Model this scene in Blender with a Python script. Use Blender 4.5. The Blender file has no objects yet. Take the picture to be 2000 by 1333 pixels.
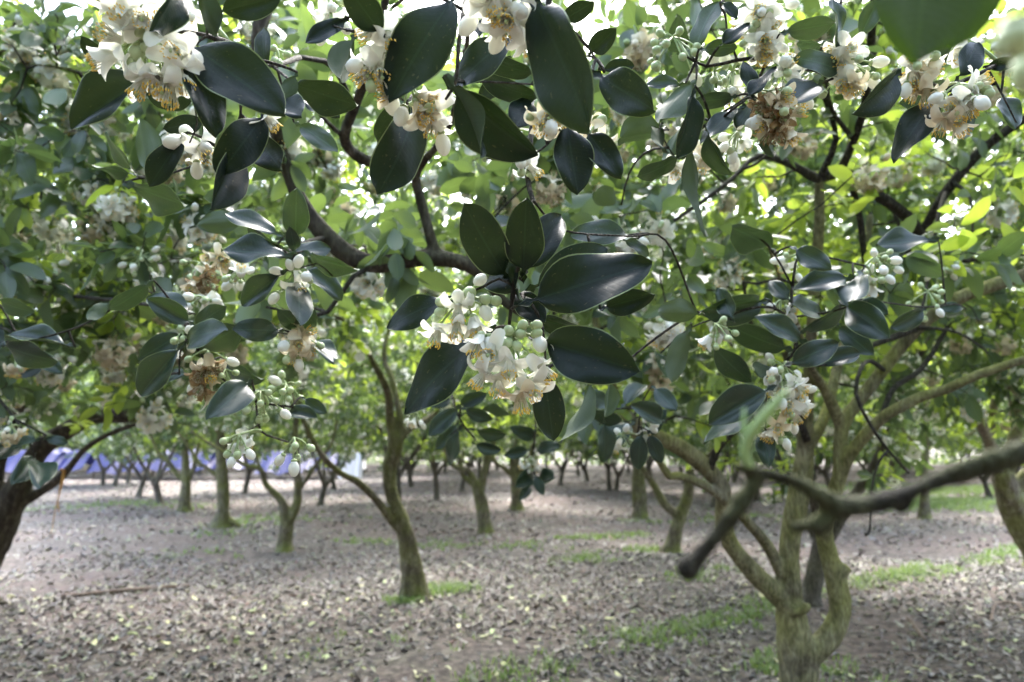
import bpy, math, random
import numpy as np
from mathutils import Vector, Matrix

S = bpy.context.scene
C = S.collection
rng = np.random.default_rng(11)
random.seed(5)
PI = math.pi

# ------------------------------------------------------------------ camera
FPX, CAMZ, HOR = 1400.0, 1.35, 868.0            # focal length in photo pixels, eye height, horizon row (2000 x 1333 frame)
PITCH = math.atan((HOR - 666.5) / FPX)
cd = bpy.data.cameras.new('camera')
cam = bpy.data.objects.new('camera', cd); C.objects.link(cam)
cam.location = (0, 0, CAMZ); cam.rotation_euler = (PI / 2 + PITCH, 0, 0)
cd.sensor_width = 36; cd.lens = FPX * 36 / 2000
cd.clip_start = 0.02; cd.clip_end = 2000
cd.dof.use_dof = True; cd.dof.focus_distance = 0.92; cd.dof.aperture_fstop = 5.0
S.camera = cam

# ------------------------------------------------------------------ overcast sky, soft sun
SUN_EL, SUN_AZ = math.radians(54), math.radians(12)     # azimuth measured from +Y (away from the camera) towards +X
W = bpy.data.worlds.new('World'); S.world = W; W.use_nodes = True
nt = W.node_tree; nt.nodes.clear()
sky = nt.nodes.new('ShaderNodeTexSky'); sky.sky_type = 'NISHITA'; sky.sun_disc = False
sky.sun_elevation = SUN_EL; sky.sun_rotation = SUN_AZ; sky.air_density = 1.0; sky.dust_density = 3.0
hs = nt.nodes.new('ShaderNodeHueSaturation'); hs.inputs['Saturation'].default_value = 0.80
bg = nt.nodes.new('ShaderNodeBackground'); bg.inputs['Strength'].default_value = 0.15
wo = nt.nodes.new('ShaderNodeOutputWorld')
nt.links.new(sky.outputs[0], hs.inputs['Color']); nt.links.new(hs.outputs[0], bg.inputs[0]); nt.links.new(bg.outputs[0], wo.inputs[0])
sl = bpy.data.lights.new('sun', 'SUN'); sl.energy = 1.5; sl.angle = math.radians(40); sl.color = (1.0, 0.98, 0.95)
so = bpy.data.objects.new('sun', sl); C.objects.link(so)
sdir = Vector((math.sin(SUN_AZ) * math.cos(SUN_EL), math.cos(SUN_AZ) * math.cos(SUN_EL), math.sin(SUN_EL)))
so.rotation_euler = sdir.to_track_quat('Z', 'Y').to_euler()
vs = S.view_settings
vs.view_transform = 'Standard'; vs.look = 'None'; vs.gamma = 1.0; vs.use_curve_mapping = False
vs.exposure = 3.5
S.render.engine = 'CYCLES'
cy = S.cycles
cy.max_bounces = 5; cy.diffuse_bounces = 3; cy.glossy_bounces = 2; cy.transmission_bounces = 4; cy.transparent_max_bounces = 4
cy.caustics_reflective = False; cy.caustics_refractive = False; cy.sample_clamp_indirect = 6
cy.use_denoising = True; cy.use_adaptive_sampling = True; cy.adaptive_threshold = 0.02

# ------------------------------------------------------------------ pixels to points
FWD = np.array([0, math.cos(PITCH), math.sin(PITCH)]); UP = np.array([0, -math.sin(PITCH), math.cos(PITCH)]); RT = np.array([1.0, 0, 0])
CAM = np.array([0, 0, CAMZ])
def ray(x, y): return RT * ((x - 1000) / FPX) + UP * ((666.5 - y) / FPX) + FWD
def P(x, y, d): return CAM + ray(x, y) * d                     # d = distance along the optical axis, metres
def hgt(x, y):
    return (0.030 * np.sin(0.9 * x + 0.4) * np.cos(0.55 * y + 1) + 0.014 * np.sin(2.3 * x + 1.3 * y) + 0.010 * np.sin(3.9 * y - 1.7 * x + 2)
            + 0.006 * np.sin(7.1 * x + 2) * np.sin(6.3 * y))
def G(x, y):                                                   # the ground under a pixel
    r = ray(x, y); t = CAMZ / -r[2]; p = CAM + r * t
    return np.array([p[0], p[1], float(hgt(p[0], p[1]))])
def project(p):
    q = p - CAM; z = q @ FWD
    zz = np.where(z > 1e-3, z, 1e-3)
    return 1000 + (q @ RT) / zz * FPX, 666.5 - (q @ UP) / zz * FPX, z
def nrm(v): return v / (np.linalg.norm(v, axis=-1, keepdims=True) + 1e-9)

# ------------------------------------------------------------------ mesh collector
class MB:
    def __init__(s): s.v = []; s.a = []; s.q = []; s.t = []; s.qm = []; s.tm = []; s.n = 0
    def add(s, v, quads=None, tris=None, mat=0, attr=None):
        v = np.asarray(v, float); s.v.append(v)
        s.a.append(np.zeros((len(v), 4)) if attr is None else attr)
        if quads is not None and len(quads): s.q.append(np.asarray(quads) + s.n); s.qm.append(np.full(len(quads), mat))
        if tris is not None and len(tris): s.t.append(np.asarray(tris) + s.n); s.tm.append(np.full(len(tris), mat))
        s.n += len(v)
    def join(s, o, M=None, off=None, mat=0):
        for v, a in zip(o.v, o.a):
            s.v.append((v if M is None else v @ M.T) + (0 if off is None else off)); s.a.append(a)
        for q, m in zip(o.q, o.qm): s.q.append(q + s.n); s.qm.append(m + mat)
        for q, m in zip(o.t, o.tm): s.t.append(q + s.n); s.tm.append(m + mat)
        s.n += o.n
    def mesh(s, name, mats, origin=(0, 0, 0), attr=True, flat=False):
        me = bpy.data.meshes.new(name)
        if s.n == 0: return me
        v = np.concatenate(s.v) - np.asarray(origin, float)
        nq = sum(len(q) for q in s.q); ntr = sum(len(q) for q in s.t)
        loops = np.concatenate([np.concatenate(s.q).ravel() if nq else np.zeros(0, int), np.concatenate(s.t).ravel() if ntr else np.zeros(0, int)])
        starts = np.concatenate([np.arange(nq) * 4, nq * 4 + np.arange(ntr) * 3])
        mi = np.concatenate(s.qm + s.tm) if (s.qm or s.tm) else np.zeros(0, int)
        me.vertices.add(len(v)); me.vertices.foreach_set('co', v.astype(np.float32).ravel())
        me.loops.add(len(loops)); me.loops.foreach_set('vertex_index', loops.astype(np.int32))
        me.polygons.add(nq + ntr); me.polygons.foreach_set('loop_start', starts.astype(np.int32))
        me.polygons.foreach_set('material_index', mi.astype(np.int32))
        if attr:
            at = me.attributes.new('lf', 'FLOAT_COLOR', 'POINT')
            at.data.foreach_set('color', np.concatenate(s.a).astype(np.float32).ravel())
        for m in mats: me.materials.append(m)
        me.update(calc_edges=True); me.validate()
        if flat: me.shade_flat()
        else: me.shade_smooth()
        return me

def link(name, data, parent=None, loc=None, mat4=None, kind=None):
    o = bpy.data.objects.new(name, data); C.objects.link(o)
    if parent is not None: o.parent = parent
    if mat4 is not None: o.matrix_local = mat4
    elif loc is not None: o.location = loc
    if kind: o['kind'] = kind
    return o
def tag(o, label, cat, group=None):
    o['label'] = label; o['category'] = cat
    if group: o['group'] = group
    return o
def empty(name, loc):
    o = bpy.data.objects.new(name, None); C.objects.link(o); o.location = [float(c) for c in loc]; o.empty_display_size = 0.1
    return o

# ------------------------------------------------------------------ materials
def mat(name):
    m = bpy.data.materials.new(name); m.use_nodes = True
    n = m.node_tree.nodes; n.clear()
    return m, n, m.node_tree.links
def node(n, t, **kw):
    x = n.new(t)
    for k, v in kw.items(): setattr(x, k, v)
    return x
def ramp(n, stops):
    r = n.new('ShaderNodeValToRGB'); e = r.color_ramp.elements
    e[0].position = stops[0][0]; e[1].position = stops[-1][0]; e[0].color = (*stops[0][1], 1); e[1].color = (*stops[-1][1], 1)
    for p, c in stops[1:-1]: e.new(p).color = (*c, 1)
    return r
def mixc(n, l, fac, a, b, blend='MIX'):
    m = n.new('ShaderNodeMix'); m.data_type = 'RGBA'; m.blend_type = blend
    for sock, val in ((m.inputs[0], fac), (m.inputs[6], a), (m.inputs[7], b)):
        if hasattr(val, 'is_linked'): l.new(val, sock)
        elif isinstance(val, (int, float)): sock.default_value = val
        else: sock.default_value = (*val, 1)
    return m.outputs[2]
def math_(n, l, op, a, b=None, clamp=False):
    m = n.new('ShaderNodeMath'); m.operation = op; m.use_clamp = clamp
    for i, v in enumerate((a, b)):
        if v is None: continue
        if hasattr(v, 'is_linked'): l.new(v, m.inputs[i])
        else: m.inputs[i].default_value = v
    return m.outputs[0]

def leaf_material(name, dark, light, under, trans, tfac, rough, young=(0.20, 0.30, 0.045), ytrans=(0.60, 0.76, 0.09), edge=None, fine=True, spec=0.5):
    m, n, l = mat(name)
    at = node(n, 'ShaderNodeAttribute', attribute_name='lf')
    sp = n.new('ShaderNodeSeparateColor'); l.new(at.outputs['Color'], sp.inputs[0])
    oi = n.new('ShaderNodeObjectInfo')
    rnd = math_(n, l, 'FRACT', math_(n, l, 'ADD', sp.outputs[0], oi.outputs['Random']))
    across, along, yg = sp.outputs[2], at.outputs['Alpha'], sp.outputs[1]
    col = mixc(n, l, rnd, dark, light)
    if fine:
        tc = n.new('ShaderNodeTexCoord')
        nz = node(n, 'ShaderNodeTexNoise'); nz.inputs['Scale'].default_value = 5.0; nz.inputs['Detail'].default_value = 3
        l.new(tc.outputs['Object'], nz.inputs['Vector'])
        col = mixc(n, l, math_(n, l, 'MULTIPLY', nz.outputs[0], 0.55), col, [c * 0.55 for c in dark])
    if fine:
        ns = node(n, 'ShaderNodeTexNoise'); ns.inputs['Scale'].default_value = 16.0; ns.inputs['Detail'].default_value = 2
        vo = n.new('ShaderNodeVectorMath'); vo.operation = 'ADD'; l.new(tc.outputs['Object'], vo.inputs[0]); l.new(oi.outputs['Random'], vo.inputs[1]); l.new(vo.outputs[0], ns.inputs['Vector'])
        sp_ = math_(n, l, 'GREATER_THAN', ns.outputs[0], 0.70)
        col = mixc(n, l, math_(n, l, 'MULTIPLY', sp_, 0.5), col, (0.10, 0.085, 0.045))
    rib = math_(n, l, 'LESS_THAN', across, 0.05)
    col = mixc(n, l, math_(n, l, 'MULTIPLY', rib, 0.35), col, [c * 2.2 for c in light])
    # side veins
    if fine: ph = math_(n, l, 'SUBTRACT', math_(n, l, 'MULTIPLY', along, 58.0), math_(n, l, 'MULTIPLY', across, 9.0))
    if fine: wv = math_(n, l, 'POWER', math_(n, l, 'ABSOLUTE', math_(n, l, 'SINE', ph)), 8.0)
    if fine: col = mixc(n, l, math_(n, l, 'MULTIPLY', wv, 0.10), col, [c * 1.5 for c in light])
    col = mixc(n, l, yg, col, young)
    if edge:
        ed = math_(n, l, 'GREATER_THAN', across, 0.955)
        col = mixc(n, l, math_(n, l, 'MULTIPLY', ed, 0.8), col, edge)  # pale rim painted in for light caught along the blade's edge
    ge = n.new('ShaderNodeNewGeometry')
    ucol = mixc(n, l, yg, under, [c * 1.1 for c in young])
    col = mixc(n, l, ge.outputs['Backfacing'], col, ucol)
    bs = n.new('ShaderNodeBsdfPrincipled'); l.new(col, bs.inputs['Base Color'])
    rr = math_(n, l, 'ADD', math_(n, l, 'MULTIPLY', nz.outputs[0] if fine else rnd, 0.30 if fine else 0.16), rough - (0.13 if fine else 0.06))
    rr = math_(n, l, 'ADD', rr, math_(n, l, 'MULTIPLY', ge.outputs['Backfacing'], 0.25))
    l.new(rr, bs.inputs['Roughness']); bs.inputs['Specular IOR Level'].default_value = spec
    if fine: bp = n.new('ShaderNodeBump'); bp.inputs['Strength'].default_value = 0.25; bp.inputs['Distance'].default_value = 0.003
    if fine: hsum = math_(n, l, 'ADD', math_(n, l, 'MULTIPLY', wv, -0.07), math_(n, l, 'MULTIPLY', nz.outputs[0], 1.2))
    if fine: l.new(hsum, bp.inputs['Height']); l.new(bp.outputs[0], bs.inputs['Normal'])
    tr = n.new('ShaderNodeBsdfTranslucent'); l.new(mixc(n, l, yg, trans, ytrans), tr.inputs['Color'])
    mx = n.new('ShaderNodeMixShader'); mx.inputs[0].default_value = tfac
    l.new(math_(n, l, 'ADD', math_(n, l, 'MULTIPLY', yg, 0.30), tfac), mx.inputs[0])
    l.new(bs.outputs[0], mx.inputs[1]); l.new(tr.outputs[0], mx.inputs[2])
    o = n.new('ShaderNodeOutputMaterial'); l.new(mx.outputs[0], o.inputs[0])
    return m
M_LEAF = leaf_material('leaf', (0.026, 0.048, 0.032), (0.052, 0.088, 0.044), (0.085, 0.125, 0.075), (0.25, 0.38, 0.075), 0.25, 0.36, fine=False, spec=0.62)
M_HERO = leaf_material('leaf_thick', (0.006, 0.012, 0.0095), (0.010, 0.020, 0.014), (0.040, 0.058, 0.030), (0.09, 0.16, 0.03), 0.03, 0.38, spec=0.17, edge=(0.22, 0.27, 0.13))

M_HERO2 = leaf_material('leaf_greener', (0.012, 0.025, 0.018), (0.026, 0.050, 0.030), (0.060, 0.085, 0.045), (0.10, 0.18, 0.035), 0.07, 0.37, edge=(0.2, 0.25, 0.12), spec=0.42)  # greener, glossier leaf for branches farther from the lens
def simple(name, col, rough=0.5, sss=None, trans=None, noise=None, bump=0.0, scale=40.0, spec=0.4):
    m, n, l = mat(name)
    bs = n.new('ShaderNodeBsdfPrincipled'); bs.inputs['Roughness'].default_value = rough; bs.inputs['Specular IOR Level'].default_value = spec
    tc = n.new('ShaderNodeTexCoord'); nz = n.new('ShaderNodeTexNoise'); nz.inputs['Scale'].default_value = scale; nz.inputs['Detail'].default_value = 4
    l.new(tc.outputs['Object'], nz.inputs['Vector'])
    if noise:
        r = ramp(n, [(0.35, col), (0.65, noise)]); l.new(nz.outputs[0], r.inputs[0]); l.new(r.outputs[0], bs.inputs['Base Color']); csock = r.outputs[0]
    else:
        bs.inputs['Base Color'].default_value = (*col, 1); csock = None
    if bump:
        bp = n.new('ShaderNodeBump'); bp.inputs['Strength'].default_value = bump; bp.inputs['Distance'].default_value = 0.01
        l.new(nz.outputs[0], bp.inputs['Height']); l.new(bp.outputs[0], bs.inputs['Normal'])
    out = n.new('ShaderNodeOutputMaterial')
    if trans:
        tr = n.new('ShaderNodeBsdfTranslucent'); tr.inputs[0].default_value = (*trans[0], 1)
        mx = n.new('ShaderNodeMixShader'); mx.inputs[0].default_value = trans[1]
        l.new(bs.outputs[0], mx.inputs[1]); l.new(tr.outputs[0], mx.inputs[2]); l.new(mx.outputs[0], out.inputs[0])
    else: l.new(bs.outputs[0], out.inputs[0])
    return m
M_PETAL = simple('petal', (0.84, 0.84, 0.78), 0.45, trans=((0.84, 0.84, 0.72), 0.30), noise=(0.80, 0.80, 0.70), scale=30)
M_CREAM = simple('petal_cream', (0.80, 0.75, 0.60), 0.55, trans=((0.8, 0.72, 0.5), 0.25), noise=(0.70, 0.60, 0.42), scale=60)
M_WITHER = simple('petal_withered', (0.42, 0.30, 0.15), 0.7, trans=((0.46, 0.32, 0.15), 0.2), noise=(0.22, 0.135, 0.065), scale=70)
M_FILAMENT = simple('filament', (0.80, 0.78, 0.66), 0.5, trans=((0.8, 0.8, 0.6), 0.2))
M_ANTHER = simple('anther', (0.82, 0.52, 0.06), 0.6, noise=(0.84, 0.62, 0.15), scale=200)
M_GREENBUD = simple('bud_green', (0.42, 0.52, 0.26), 0.42, trans=((0.5, 0.6, 0.3), 0.12), noise=(0.52, 0.58, 0.36), scale=60)
M_STALK = simple('flower_stalk', (0.26, 0.36, 0.14), 0.5, noise=(0.34, 0.40, 0.20), scale=90)

def bark(name, a, b, c, moss, mfac, scale=9.0):
    m, n, l = mat(name)
    tc = n.new('ShaderNodeTexCoord')
    mp = n.new('ShaderNodeMapping'); mp.inputs['Scale'].default_value = (1, 1, 0.35); l.new(tc.outputs['Object'], mp.inputs[0])
    n1 = n.new('ShaderNodeTexNoise'); n1.inputs['Scale'].default_value = scale * 3; n1.inputs['Detail'].default_value = 6; l.new(mp.outputs[0], n1.inputs['Vector'])
    n2 = n.new('ShaderNodeTexNoise'); n2.inputs['Scale'].default_value = scale * 0.55; n2.inputs['Detail'].default_value = 4; l.new(tc.outputs['Object'], n2.inputs['Vector'])
    n3 = n.new('ShaderNodeTexNoise'); n3.inputs['Scale'].default_value = scale * 12; n3.inputs['Detail'].default_value = 3; l.new(mp.outputs[0], n3.inputs['Vector'])
    r = ramp(n, [(0.3, a), (0.52, b), (0.72, c)]); l.new(n1.outputs[0], r.inputs[0])
    f = ramp(n, [(0.36, (0, 0, 0)), (0.62, (1, 1, 1))]); l.new(n2.outputs[0], f.inputs[0])
    ge = n.new('ShaderNodeNewGeometry'); sx = n.new('ShaderNodeSeparateXYZ'); l.new(ge.outputs['Normal'], sx.inputs[0])
    upf = math_(n, l, 'ADD', math_(n, l, 'MULTIPLY', sx.outputs[2], 0.5), 0.75, clamp=True)      # more moss on a limb's upper side; for bark_close also painted top light
    col = mixc(n, l, math_(n, l, 'MULTIPLY', math_(n, l, 'MULTIPLY', f.outputs[0], upf), mfac), r.outputs[0], moss)
    rf = ramp(n, [(0.38, (0.45, 0.43, 0.40)), (0.52, (1, 1, 1)), (0.68, (1.5, 1.5, 1.42))]); l.new(n3.outputs[0], rf.inputs[0]); col = mixc(n, l, 0.5, col, rf.outputs[0], 'MULTIPLY')
    bs = n.new('ShaderNodeBsdfPrincipled'); bs.inputs['Roughness'].default_value = 0.85; bs.inputs['Specular IOR Level'].default_value = 0.2
    l.new(col, bs.inputs['Base Color'])
    bp = n.new('ShaderNodeBump'); bp.inputs['Strength'].default_value = 0.8; bp.inputs['Distance'].default_value = 0.014
    l.new(math_(n, l, 'ADD', n1.outputs[0], math_(n, l, 'MULTIPLY', n3.outputs[0], 0.4)), bp.inputs['Height']); l.new(bp.outputs[0], bs.inputs['Normal'])
    o = n.new('ShaderNodeOutputMaterial'); l.new(bs.outputs[0], o.inputs[0])
    return m
M_BARK = bark('bark_mossy', (0.045, 0.036, 0.027), (0.115, 0.098, 0.072), (0.22, 0.20, 0.16), (0.135, 0.150, 0.040), 0.95)
M_BARK_PALE = bark('bark_pale_moss', (0.06, 0.05, 0.036), (0.155, 0.14, 0.098), (0.27, 0.25, 0.18), (0.235, 0.240, 0.075), 1.0, scale=7)
M_BARK_DARK = bark('bark_brown', (0.020, 0.016, 0.013), (0.048, 0.039, 0.032), (0.11, 0.095, 0.08), (0.06, 0.06, 0.028), 0.6)
M_BARK_FAR = bark('bark_grey', (0.045, 0.037, 0.032), (0.09, 0.076, 0.066), (0.16, 0.145, 0.125), (0.08, 0.085, 0.042), 0.5, scale=6)
M_TWIG = bark('bark_twig', (0.018, 0.015, 0.013), (0.040, 0.034, 0.029), (0.11, 0.10, 0.092), (0.06, 0.066, 0.034), 0.3, scale=30)

# ------------------------------------------------------------------ leaf shapes
def halfwidth(t, kind=0):
    t = np.clip(t, 0, 1)
    a = [0.93, 0.84, 1.04, 0.97][kind]
    w = np.sin(PI * t ** a) ** 0.64
    w = w * (1 - 0.30 * np.clip((t - 0.84) / 0.16, 0, 1) ** 2)
    return 0.5 * w
def leaf_tmpl(na, nc, kind=0, fold=0.16, curl=0.10, wave=0.0, petiole=True, twist=0.0, young=0.0):
    ts = [max(0.012, min(0.988, i / na)) for i in range(na + 1)]
    hw = list(halfwidth(np.array(ts), kind)); hw[-1] = 0.006; hw[0] = max(hw[0] * 0.6, 0.02)
    if petiole:
        ts = [-0.19, -0.13, -0.075, -0.03] + ts; hw = [0.015, 0.06, 0.12, 0.045] + hw
    us = np.linspace(-1, 1, 2 * nc + 1)
    if nc >= 3: us = np.sign(us) * np.abs(us) ** 0.8; us[0], us[-1] = -1, 1
    if nc >= 3:
        us = np.concatenate([[-1, -0.965], us[1:-1], [0.965, 1]])
    v = []; a = []
    for t, h in zip(ts, hw):
        x = us * h
        tw = twist * t
        z = fold * np.abs(x) * (1.0 - 0.5 * np.abs(us)) * 1.5 - curl * (max(t, 0) ** 2) + wave * np.sin(t * 9 + us * 2.0 + kind) * np.abs(us) ** 1.5 * 0.035
        z = z + tw * x
        y = np.full_like(x, t) - 0.02 * np.abs(us) * 0
        v += list(zip(x, y, z)); a += [(0, young, abs(u), max(t, 0)) for u in us]
    m = len(us); n = len(ts); q = []
    for i in range(n - 1):
        for j in range(m - 1):
            k = i * m + j; q.append((k, k + 1, k + m + 1, k + m))
    return np.array(v), np.array(q), np.array(a)
def leaf_lite(fold, curl, a=0.30, b=0.68, wa=0.46, wb=0.43):
    """six corners, folded along the midrib: 4 triangles"""
    v = np.array([(0, 0, 0), (wa, a, fold * wa - curl * a * a), (wb, b, fold * wb - curl * b * b), (0, 1, -curl), (-wb, b, fold * wb - curl * b * b), (-wa, a, fold * wa - curl * a * a)])
    at = np.array([(0, 0, 0.1, 0), (0, 0, .9, a), (0, 0, .9, b), (0, 0, .1, 1), (0, 0, .9, b), (0, 0, .9, a)], float)
    return v, np.array([(0, 1, 2, 3), (0, 3, 4, 5)]), at
LOD2 = [leaf_lite(0.20, 0.12), leaf_lite(0.30, 0.26, .26, .62, .47, .40), leaf_lite(0.12, 0.34, .34, .74, .42, .44)]
LOD3 = LOD2
LOD1 = [leaf_tmpl(6, 1, k, fold=0.20, curl=c, wave=0.5, petiole=False, twist=w) for k, c, w in ((0, 0.08, 0.1), (1, 0.22, -0.2), (2, 0.15, 0.25))]
def tmpl_mesh(t, name, m, young=0.0):
    mb = MB(); a = t[2].copy(); a[:, 1] = young; mb.add(t[0], t[1], attr=a); return mb.mesh(name, [m])
LEAF_ME = [tmpl_mesh(t, 'leaf', M_LEAF) for t in LOD1]
YLEAF_ME = [tmpl_mesh(t, 'leaf', M_LEAF, 1.0) for t in LOD1]
HERO_ME, HERO2_ME = [[tmpl_mesh(leaf_tmpl(14, 3, k, f, c, w, True, tw), 'leaf', hm) for k, f, c, w, tw in
           ((0, 0.18, 0.10, 0.9, 0.10), (1, 0.34, 0.20, 1.4, -0.18), (3, 0.12, 0.24, 1.0, 0.22), (2, 0.42, 0.05, 1.2, 0.05), (0, 0.26, -0.10, 1.3, -0.25), (3, 0.50, 0.14, 0.8, 0.12), (2, 0.08, 0.30, 1.6, -0.12), (1, 0.22, 0.06, 1.8, 0.3))] for hm in (M_HERO, M_HERO2)]
def scatter(mb, tm, Ms, pos, rnd, young, mat=0):
    tv, tq, ta = tm
    n = len(pos)
    if n == 0: return
    V = np.einsum('nij,vj->nvi', Ms, tv) + pos[:, None, :]
    A = np.repeat(ta[None], n, 0).copy(); A[:, :, 0] = rnd[:, None]; A[:, :, 1] = young[:, None]
    Q = (tq[None] + (np.arange(n) * len(tv))[:, None, None]).reshape(-1, 4)
    mb.add(V.reshape(-1, 3), quads=Q, mat=mat, attr=A.reshape(-1, 4))
def frames(d, n, L, Wd):
    """matrices (N,3,3) for leaves that point along d with top side n"""
    d = nrm(d); n = nrm(n - (n * d).sum(-1, keepdims=True) * d); x = np.cross(d, n)
    return np.stack([x * Wd[:, None], d * L[:, None], n * L[:, None]], -1)

# ------------------------------------------------------------------ tubes
def catmull(p, step):
    p = np.asarray(p, float)
    if len(p) < 3:
        k = max(2, int(np.linalg.norm(p[-1, :3] - p[0, :3]) / step)); t = np.linspace(0, 1, k + 1)[:, None]; return p[0] * (1 - t) + p[-1] * t
    q = np.vstack([2 * p[0] - p[1], p, 2 * p[-1] - p[-2]]); out = []
    for i in range(1, len(q) - 2):
        k = max(2, int(np.linalg.norm(q[i + 1, :3] - q[i, :3]) / step))
        for t in np.arange(k) / k:
            out.append(0.5 * ((2 * q[i]) + (q[i + 1] - q[i - 1]) * t + (2 * q[i - 1] - 5 * q[i] + 4 * q[i + 1] - q[i + 2]) * t * t + (3 * q[i] - q[i - 1] - 3 * q[i + 1] + q[i + 2]) * t ** 3))
    out.append(p[-1]); out = np.array(out); out[:, 3] = np.maximum(out[:, 3], 0.0005)
    return out
def tube(mb, p, sides=8, jit=0.0, mat=0, cap=True):
    p = np.asarray(p, float); n = len(p)
    t = nrm(np.gradient(p[:, :3], axis=0))
    ref = np.array([0.31, 0.87, 0.38]);
    if abs(t[0] @ ref) > 0.9: ref = np.array([0.9, 0.1, 0.4])
    u = nrm(np.cross(t[0], ref)); us = []
    for i in range(n):
        u = nrm(u - (u @ t[i]) * t[i]); us.append(u)
    us = np.array(us); ws = np.cross(t, us)
    a = np.arange(sides) * 2 * PI / sides
    r = p[:, 3][:, None] * np.ones((1, sides))
    if jit: r = r * (1 + jit * (rng.random((n, sides)) - 0.5) + jit * 0.8 * np.sin(a[None] * 2 + np.arange(n)[:, None] * 0.35 + rng.random() * 6))
    V = p[:, None, :3] + r[..., None] * (np.cos(a)[None, :, None] * us[:, None] + np.sin(a)[None, :, None] * ws[:, None])
    i = np.arange(n - 1)[:, None] * sides; j = np.arange(sides)[None]; jn = (j + 1) % sides
    Q = np.stack([i + j, i + jn, i + sides + jn, i + sides + j], -1).reshape(-1, 4)
    V = V.reshape(-1, 3); T = None
    if cap:
        V = np.vstack([V, p[0, :3], p[-1, :3] + t[-1] * p[-1, 3] * 0.3]); k = n * sides
        T = [(k, (x + 1) % sides, x) for x in range(sides)] + [(k + 1, (n - 1) * sides + x, (n - 1) * sides + (x + 1) % sides) for x in range(sides)]
    mb.add(V, quads=Q, tris=T, mat=mat)
def px_line(line, d=None):
    """[(x, y, width_px, depth)] -> points with radius"""
    out = []
    for e in line:
        dd = e[3] if len(e) > 3 else d
        out.append([*P(e[0], e[1], dd), e[2] * 0.5 * dd / FPX])
    return np.array(out)
def remeshed(mb, name, voxel, mats, origin, smooth=4):
    tmp = bpy.data.objects.new('tmp', mb.mesh('tmp', [], origin, attr=False)); C.objects.link(tmp)
    m = tmp.modifiers.new('r', 'REMESH'); m.mode = 'VOXEL'; m.voxel_size = voxel; m.adaptivity = 0
    m2 = tmp.modifiers.new('s', 'SMOOTH'); m2.factor = 0.5; m2.iterations = smooth
    dg = bpy.context.evaluated_depsgraph_get()
    me = bpy.data.meshes.new_from_object(tmp.evaluated_get(dg)); me.name = name
    bpy.data.objects.remove(tmp)
    me.materials.clear()
    for x in mats: me.materials.append(x)
    me.shade_smooth()
    return me

# ------------------------------------------------------------------ ground
def soil_material():
    m, n, l = mat('orchard_soil')
    tc = n.new('ShaderNodeTexCoord')
    def nz(s, d=5):
        x = n.new('ShaderNodeTexNoise'); x.inputs['Scale'].default_value = s; x.inputs['Detail'].default_value = d; l.new(tc.outputs['Object'], x.inputs['Vector']); return x.outputs[0]
    a, b, c, e = nz(0.45), nz(6.0), nz(38.0), nz(15.0, 3)
    r1 = ramp(n, [(0.38, (0.088, 0.076, 0.072)), (0.6, (0.150, 0.098, 0.092))]); l.new(a, r1.inputs[0])
    r2 = ramp(n, [(0.30, (0.05, 0.044, 0.040)), (0.5, (0.11, 0.099, 0.093)), (0.72, (0.19, 0.178, 0.168))]); l.new(c, r2.inputs[0])
    col = mixc(n, l, 0.55, r1.outputs[0], r2.outputs[0])
    r3 = ramp(n, [(0.42, (0, 0, 0)), (0.7, (1, 1, 1))]); l.new(b, r3.inputs[0])
    col = mixc(n, l, math_(n, l, 'MULTIPLY', r3.outputs[0], 0.35), col, (0.125, 0.128, 0.09))
    r4 = ramp(n, [(0.40, (0.42, 0.42, 0.42)), (0.60, (1.25, 1.25, 1.2))]); l.new(e, r4.inputs[0]); col = mixc(n, l, 0.8, col, r4.outputs[0], 'MULTIPLY')
    bs = n.new('ShaderNodeBsdfPrincipled'); bs.inputs['Roughness'].default_value = 0.95; bs.inputs['Specular IOR Level'].default_value = 0.15
    l.new(col, bs.inputs['Base Color'])
    bp = n.new('ShaderNodeBump'); bp.inputs['Strength'].default_value = 0.8; bp.inputs['Distance'].default_value = 0.03
    l.new(math_(n, l, 'ADD', math_(n, l, 'MULTIPLY', c, 0.5), b), bp.inputs['Height']); l.new(bp.outputs[0], bs.inputs['Normal'])
    o = n.new('ShaderNodeOutputMaterial'); l.new(bs.outputs[0], o.inputs[0])
    return m
def axis_coords(lo, hi, fine, step, far):
    a = list(np.arange(lo, hi, step)); s = step; x = hi
    while x < far: a.append(x); s *= 1.35; x += s
    s = step; x = lo
    neg = []
    while x > -far: s *= 1.35; x -= s; neg.append(x)
    return np.array(neg[::-1] + a + [far])
gx = axis_coords(-9, 9, 0, 0.16, 500); gy = axis_coords(-1, 16, 0, 0.16, 500)
X, Y = np.meshgrid(gx, gy); Z = hgt(X, Y) * np.clip(1.4 - np.hypot(X, Y) / 80, 0, 1)
mb = MB(); nx, ny = len(gx), len(gy)
i = (np.arange(ny - 1)[:, None] * nx + np.arange(nx - 1)[None]).ravel()
mb.add(np.stack([X.ravel(), Y.ravel(), Z.ravel()], 1), quads=np.stack([i, i + 1, i + nx + 1, i + nx], 1))
ground = link('ground', mb.mesh('ground', [soil_material()], attr=False), kind='structure')

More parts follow.
